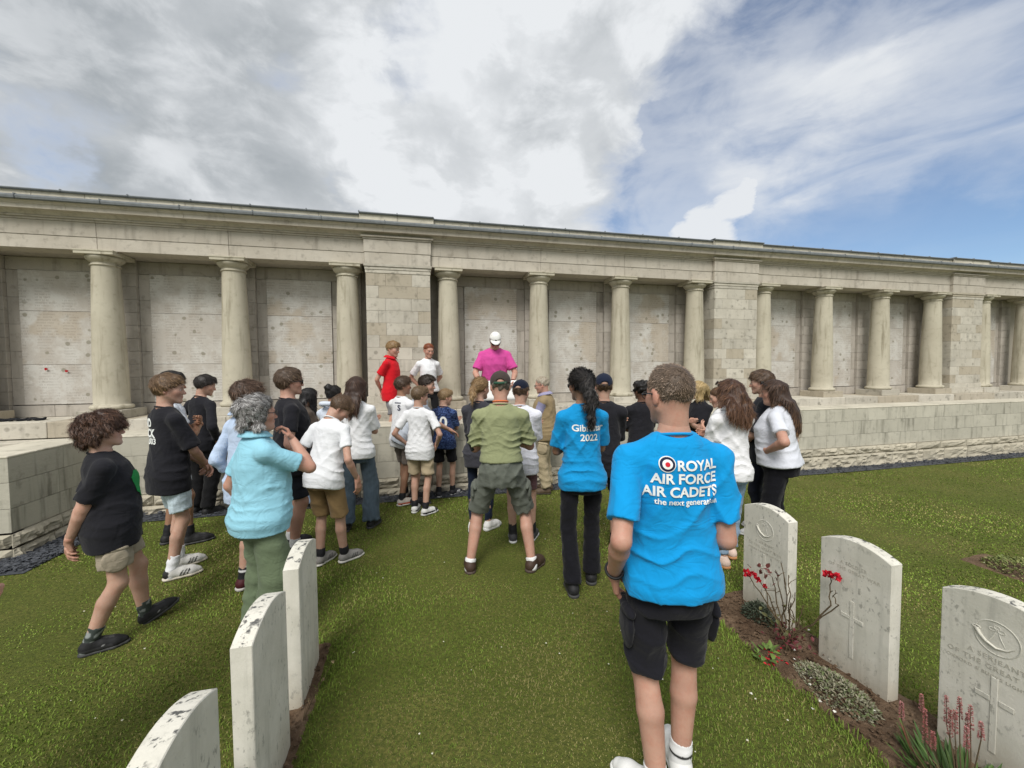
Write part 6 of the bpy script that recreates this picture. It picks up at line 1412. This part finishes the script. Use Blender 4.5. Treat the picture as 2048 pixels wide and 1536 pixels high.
def dots():
    V, F, C = [], [], []; k = 0
    for i in range(230):
        az = rng.uniform(-.8, 1.3); r_ = rng.uniform(1.3, 9); x, y = r_*math.sin(az), r_*math.cos(az)
        if y > DW-.4 or (x < SIDE_X+.4 and y > FRONT_Y-.4) or BED_R[0] < x < BED_R[1] or BED_L[0] < x < BED_L[1]: continue
        s = rng.uniform(.003, .0065); z = float(gz(x))+.030
        V += [(x+s*math.cos(t), y+s*math.sin(t), z+.3*s*math.sin(2*t)) for t in np.linspace(0, 6.28, 7)[:-1]]+[(x, y, z+s*.6)]; F += [(k+j, k+(j+1) % 6, k+6) for j in range(6)]; k += 7
    me = bpy.data.meshes.new('clover'); me.from_pydata(V, [], F); me.update(); return me
tag(obj('clover_flowers', dots(), flat_mat('clover', (.62, .60, .48), .8)), 'tiny white clover heads scattered over the lawn', 'clover', kind='stuff')

# ---------------------------------------------------------------- plants in the beds
def leaf_mat(name, c, c2=None):
    return vc_mat(name, .55, .3)
M_leaf = leaf_mat('leaf', 0); M_stem = flat_mat('rose_stem', (.10, .072, .04), .8, .2, 0, .4, 40); M_petal = vc_mat('petal', .6, .2)
def leaf_cloud(name, items, nseg=1):
    """items: (pos, dir, up, length, width, colour)"""
    V, F, C = [], [], []
    for (p, d, u, L, w, c) in items:
        p, d, u = np.asarray(p, float), unit(d), np.asarray(u, float); s = unit(np.cross(d, u)); nn = np.cross(s, d); k = len(V)
        V += [p, p+d*L*.35+s*w*.5+nn*w*.15, p+d*L*.35-s*w*.5+nn*w*.15, p+d*L*.38, p+d*L*.72+s*w*.36+nn*w*.05, p+d*L*.72-s*w*.36+nn*w*.05, p+d*L*.74-nn*w*.05, p+d*L-nn*w*.22]
        F += [(k, k+3, k+1), (k, k+2, k+3), (k+1, k+3, k+6, k+4), (k+3, k+2, k+5, k+6), (k+4, k+6, k+7), (k+6, k+5, k+7)]; C += [np.asarray(c)*rng.uniform(.75, 1.25)]*8
    me = bpy.data.meshes.new(name); me.from_pydata([tuple(v) for v in V], [], F); me.update(); vcol(me, np.clip(np.array(C), 0, 1)); return me
def rose_flower(c, r_, n=26):
    it = []
    for i in range(n):
        t = i/n; u = unit([rng.normal(), rng.normal(), rng.normal()+.5]); it.append((c+u*r_*.25, u+rng.normal(0, .3, 3), unit(rng.normal(0, 1, 3)), r_*rng.uniform(.6, 1.), r_*.8, (.42, .010, .022)))
    return it
def rose_bush(label, base, stems, flowers, leaves, redleaf):
    b = tag(empty('rose_bush', tuple(base)), label, 'rose bush', 'rose bushes among the headstones'); B = np.asarray(base, float)
    tubes = []
    for pts, r0 in stems:
        pts = [np.asarray(q, float)-B for q in pts]; P_ = []
        for i in range(len(pts)-1):
            for t in (0, .33, .66): P_.append(pts[i]*(1-t)+pts[i+1]*t+rng.normal(0, .006, 3)*(i+t > 0))
        P_.append(pts[-1]); tubes.append(tube_mesh('stem', P_, [r0*(1-.6*i/len(P_)) for i in range(len(P_))], 5))
        for q in P_[2::2]:
            if rng.random() < .75: d = unit(rng.normal(0, 1, 3)+[0, 0, .6]); e = q+d*rng.uniform(.03, .08); tubes.append(tube_mesh('stem', [q, (q+e)/2+rng.normal(0, .004, 3), e], [r0*.45, r0*.35, r0*.25], 4))
    obj('stems', join_meshes('stems', tubes), M_stem, b, True)
    for f, r_ in flowers: obj('flower', leaf_cloud('flower', rose_flower(np.asarray(f, float)-B, r_)), M_petal, b)
    it = [(np.asarray(p, float)-B+rng.normal(0, s, 3)*[1, 1, .6], rng.normal(0, 1, 3), unit(rng.normal(0, .5, 3)+[0, 0, 1]), L*rng.uniform(.7, 1.2), L*.6, c) for p, s, n, L, c in leaves for _ in range(n)]
    obj('leaves', leaf_cloud('leaves', it), M_leaf, b); return b
def pt(px, py, Y): return plane_at(px, py, Y)
RB = np.array([2.27, 2.03, float(gz(2.27))])
st = []
for (px, py, Y) in ((1497, 1150, 2.16), (1516, 1158, 2.14), (1530, 1172, 2.10), (1562, 1125, 2.05), (1551, 1140, 2.12), (1545, 1155, 2.14), (1577, 1150, 2.0), (1590, 1185, 2.04), (1538, 1190, 2.1), (1582, 1205, 1.98), (1607, 1210, 1.98)):
    e = pt(px, py, Y); b0 = RB+rng.normal(0, .025, 3)*[1, 1, 0]; st.append(([b0, b0*.62+e*.38+rng.normal(0, .018, 3), b0*.3+e*.7+rng.normal(0, .02, 3), e], .0055))
def ptx(px, py, X): d = ray(px, py); return C_O+d*(X/d[0])
RF = ptx(1660, 1152, 2.37); st.append(([RB, ptx(1598, 1262, 2.32), ptx(1636, 1240, 2.35), ptx(1662, 1208, 2.37), ptx(1655, 1180, 2.37), RF], .006)); st.append(([ptx(1636, 1240, 2.35), ptx(1672, 1210, 2.37), ptx(1668, 1192, 2.37), ptx(1675, 1186, 2.37)], .004))
rose_bush('thorny rose bush with two clusters of red blooms in front of the headstones', RB, st,
          [(pt(1493, 1146, 2.16), .028), (pt(1505, 1150, 2.15), .026), (pt(1516, 1160, 2.14), .020), (pt(1530, 1172, 2.10), .016), (ptx(1656, 1149, 2.37), .028), (ptx(1671, 1154, 2.37), .028)],
          [(pt(1520, 1140, 2.1), .022, 9, .045, (.16, .05, .045)), (pt(1548, 1148, 2.1), .022, 8, .04, (.17, .06, .05)), (RB+[0, 0, .10], .06, 60, .032, (.11, .022, .026)), (RB+[-.02, .0, .2], .07, 22, .035, (.10, .10, .035))], None)
def mound(name, label, cx, cy, rx_, ry_, hgt, n, L, cols, cat='plant', wr=.5):
    m = tag(empty(name, (cx, cy, float(gz(cx)))), label, cat); it = []
    for i in range(n):
        a = rng.uniform(0, 6.283); q = math.sqrt(rng.random()); x, y = q*math.cos(a)*rx_, q*math.sin(a)*ry_; z = hgt*(1-q*q)*rng.uniform(.4, 1)+.012
        it.append(((x, y, z), np.array([x/rx_, y/ry_, .6])+rng.normal(0, .6, 3), unit(rng.normal(0, .4, 3)+[0, 0, 1]), L*rng.uniform(.6, 1.3), L*wr, cols[int(rng.integers(len(cols)))]))
    obj('foliage', leaf_cloud('foliage', it), M_leaf, m)
    stm = [tube_mesh('s', [(0, 0, -.01), (.5*rx_*math.cos(a), .5*ry_*math.sin(a), hgt*.4)], [.004, .002], 4) for a in np.linspace(0, 6, 7)]; obj('stems', join_meshes('stems', stm), M_stem, m); return m
sg = ground_at(1668, 1385)
mound('silver_groundcover', 'low silvery green groundcover spreading before the middle right headstone', sg[0], sg[1], .13, .21, .06, 1500, .020, [(.22, .22, .14), (.28, .27, .19), (.12, .15, .06), (.17, .15, .10)])
sg = ground_at(1515, 1238); mound('stonecrop', 'dark grey green low plant at the foot of the horn badge headstone', sg[0]+.02, sg[1], .10, .12, .10, 700, .026, [(.05, .065, .04), (.08, .095, .065)])
sg = ground_at(1536, 1318); mound('broad_leaved_weed', 'small bright green broad leaved plant under the rose bush', sg[0], sg[1], .06, .06, .08, 18, .055, [(.13, .20, .045), (.10, .16, .04)], wr=.6)
sg = ground_at(440, 1475); mound('leafy_plant', 'dark green leafy plant growing between the left headstones', -.70, 1.53, .10, .08, .34, 90, .085, [(.035, .075, .018), (.05, .095, .025)], wr=.75)
mound('heather', 'yellow green mound of plants in the far bed at the right edge', 5.3, 2.35, .2, .3, .12, 800, .03, [(.22, .24, .08), (.14, .17, .05)])
def persicaria():
    b0 = np.array([2.22, 1.12, float(gz(2.22))]); b = tag(empty('knotweed_plant', tuple(b0)), 'clump of strap leaves with pink flower spikes before the right edge headstone', 'plant'); stems = []
    lv = []
    for i in range(230):
        a = rng.uniform(0, 6.283); q = math.sqrt(rng.random())*.16; p = (q*math.cos(a)*.8, q*math.sin(a)*1.35, 0.0); lv.append((p, (math.cos(a)*.8, math.sin(a)*.8, rng.uniform(.5, 1.8)), (0, 0, 1), rng.uniform(.06, .15), rng.uniform(.010, .022), [(.05, .10, .022), (.075, .13, .03), (.14, .12, .05), (.16, .07, .04)][int(rng.choice(4, p=[.45, .35, .14, .06]))]))
    obj('leaves', leaf_cloud('leaves', lv), M_leaf, b)
    for (px, py0, py1, Y, c) in ((1893, 1393, 1450, 1.26, 1), (1900, 1420, 1475, 1.22, 0), (1919, 1396, 1440, 1.20, 0), (1910, 1422, 1470, 1.18, 0), (1935, 1427, 1480, 1.17, 0), (1941, 1412, 1462, 1.15, 1), (1933, 1455, 1500, 1.12, 1), (1962, 1445, 1480, 1.10, 1), (1850, 1420, 1490, 1.24, 0), (1843, 1390, 1425, 1.34, 1), (1803, 1405, 1440, 1.30, 1), (1866, 1465, 1500, 1.2, 0)):
        t0 = pt(px, py0, Y)-b0; t1 = pt(px, py1, Y)-b0; root = np.array([t1[0]*.55, t1[1]*.6, 0]); stems.append(tube_mesh('s', [root, (root+t1)/2+rng.normal(0, .006, 3), t1, t0], [.003, .0026, .002, .001], 4)); it = []
        for _ in range(150):
            t = rng.random(); q = t1+(t0-t1)*t; a = rng.uniform(0, 6.283); u = np.array([math.cos(a), math.sin(a), .5]); it.append((q+u*.0055*(1.1-t*.7), u, (0, 0, 1), .007, .005, ((.42, .20, .19), (.30, .10, .09))[int(rng.random() < (.4 if c else .8))]))
        obj('flower_spike', leaf_cloud('flower_spike', it), M_petal, b)
    obj('stems', join_meshes('stems', stems), M_stem, b)
persicaria()
def petals():
    it = []
    for _ in range(22):
        q = ground_at(rng.normal(1542, 16), rng.normal(1318, 14)); it.append((q+[0, 0, .022], rng.normal(0, 1, 3)*[1, 1, .2], (0, 0, 1), .02, .016, (.42, .02, .03)))
    for _ in range(14):
        q = ground_at(rng.normal(1625, 60), rng.normal(1370, 60)); it.append((q+[0, 0, .03], rng.normal(0, 1, 3)*[1, 1, .2], (0, 0, 1), .018, .016, (.6, .58, .52)))
    return leaf_cloud('petals', it)
tag(obj('fallen_petals', petals(), M_petal), 'fallen red and white petals on the soil under the roses', 'petals', kind='stuff')
def twig():
    b = tag(empty('dry_weed', (-.60, 2.16, .0)), 'dry weed with small seed heads at the foot of the left row', 'weed'); t = []; hd = []
    for px, py in ((666, 1322), (646, 1360), (632, 1378), (618, 1400)):
        e = pt(px, py, 2.22)-V3(-.60, 2.16, 0); t.append(tube_mesh('s', [(0, 0, 0), e*.5+V3(0, 0, .02), e], [.002, .0015, .001], 4)); hd += [(e, rng.normal(0, 1, 3), unit(rng.normal(0, 1, 3)), .012, .010, (.26, .20, .11)) for _ in range(8)]
    obj('stems', join_meshes('stems', t), M_stem, b); obj('seed_heads', leaf_cloud('seed_heads', hd), M_leaf, b)
twig()
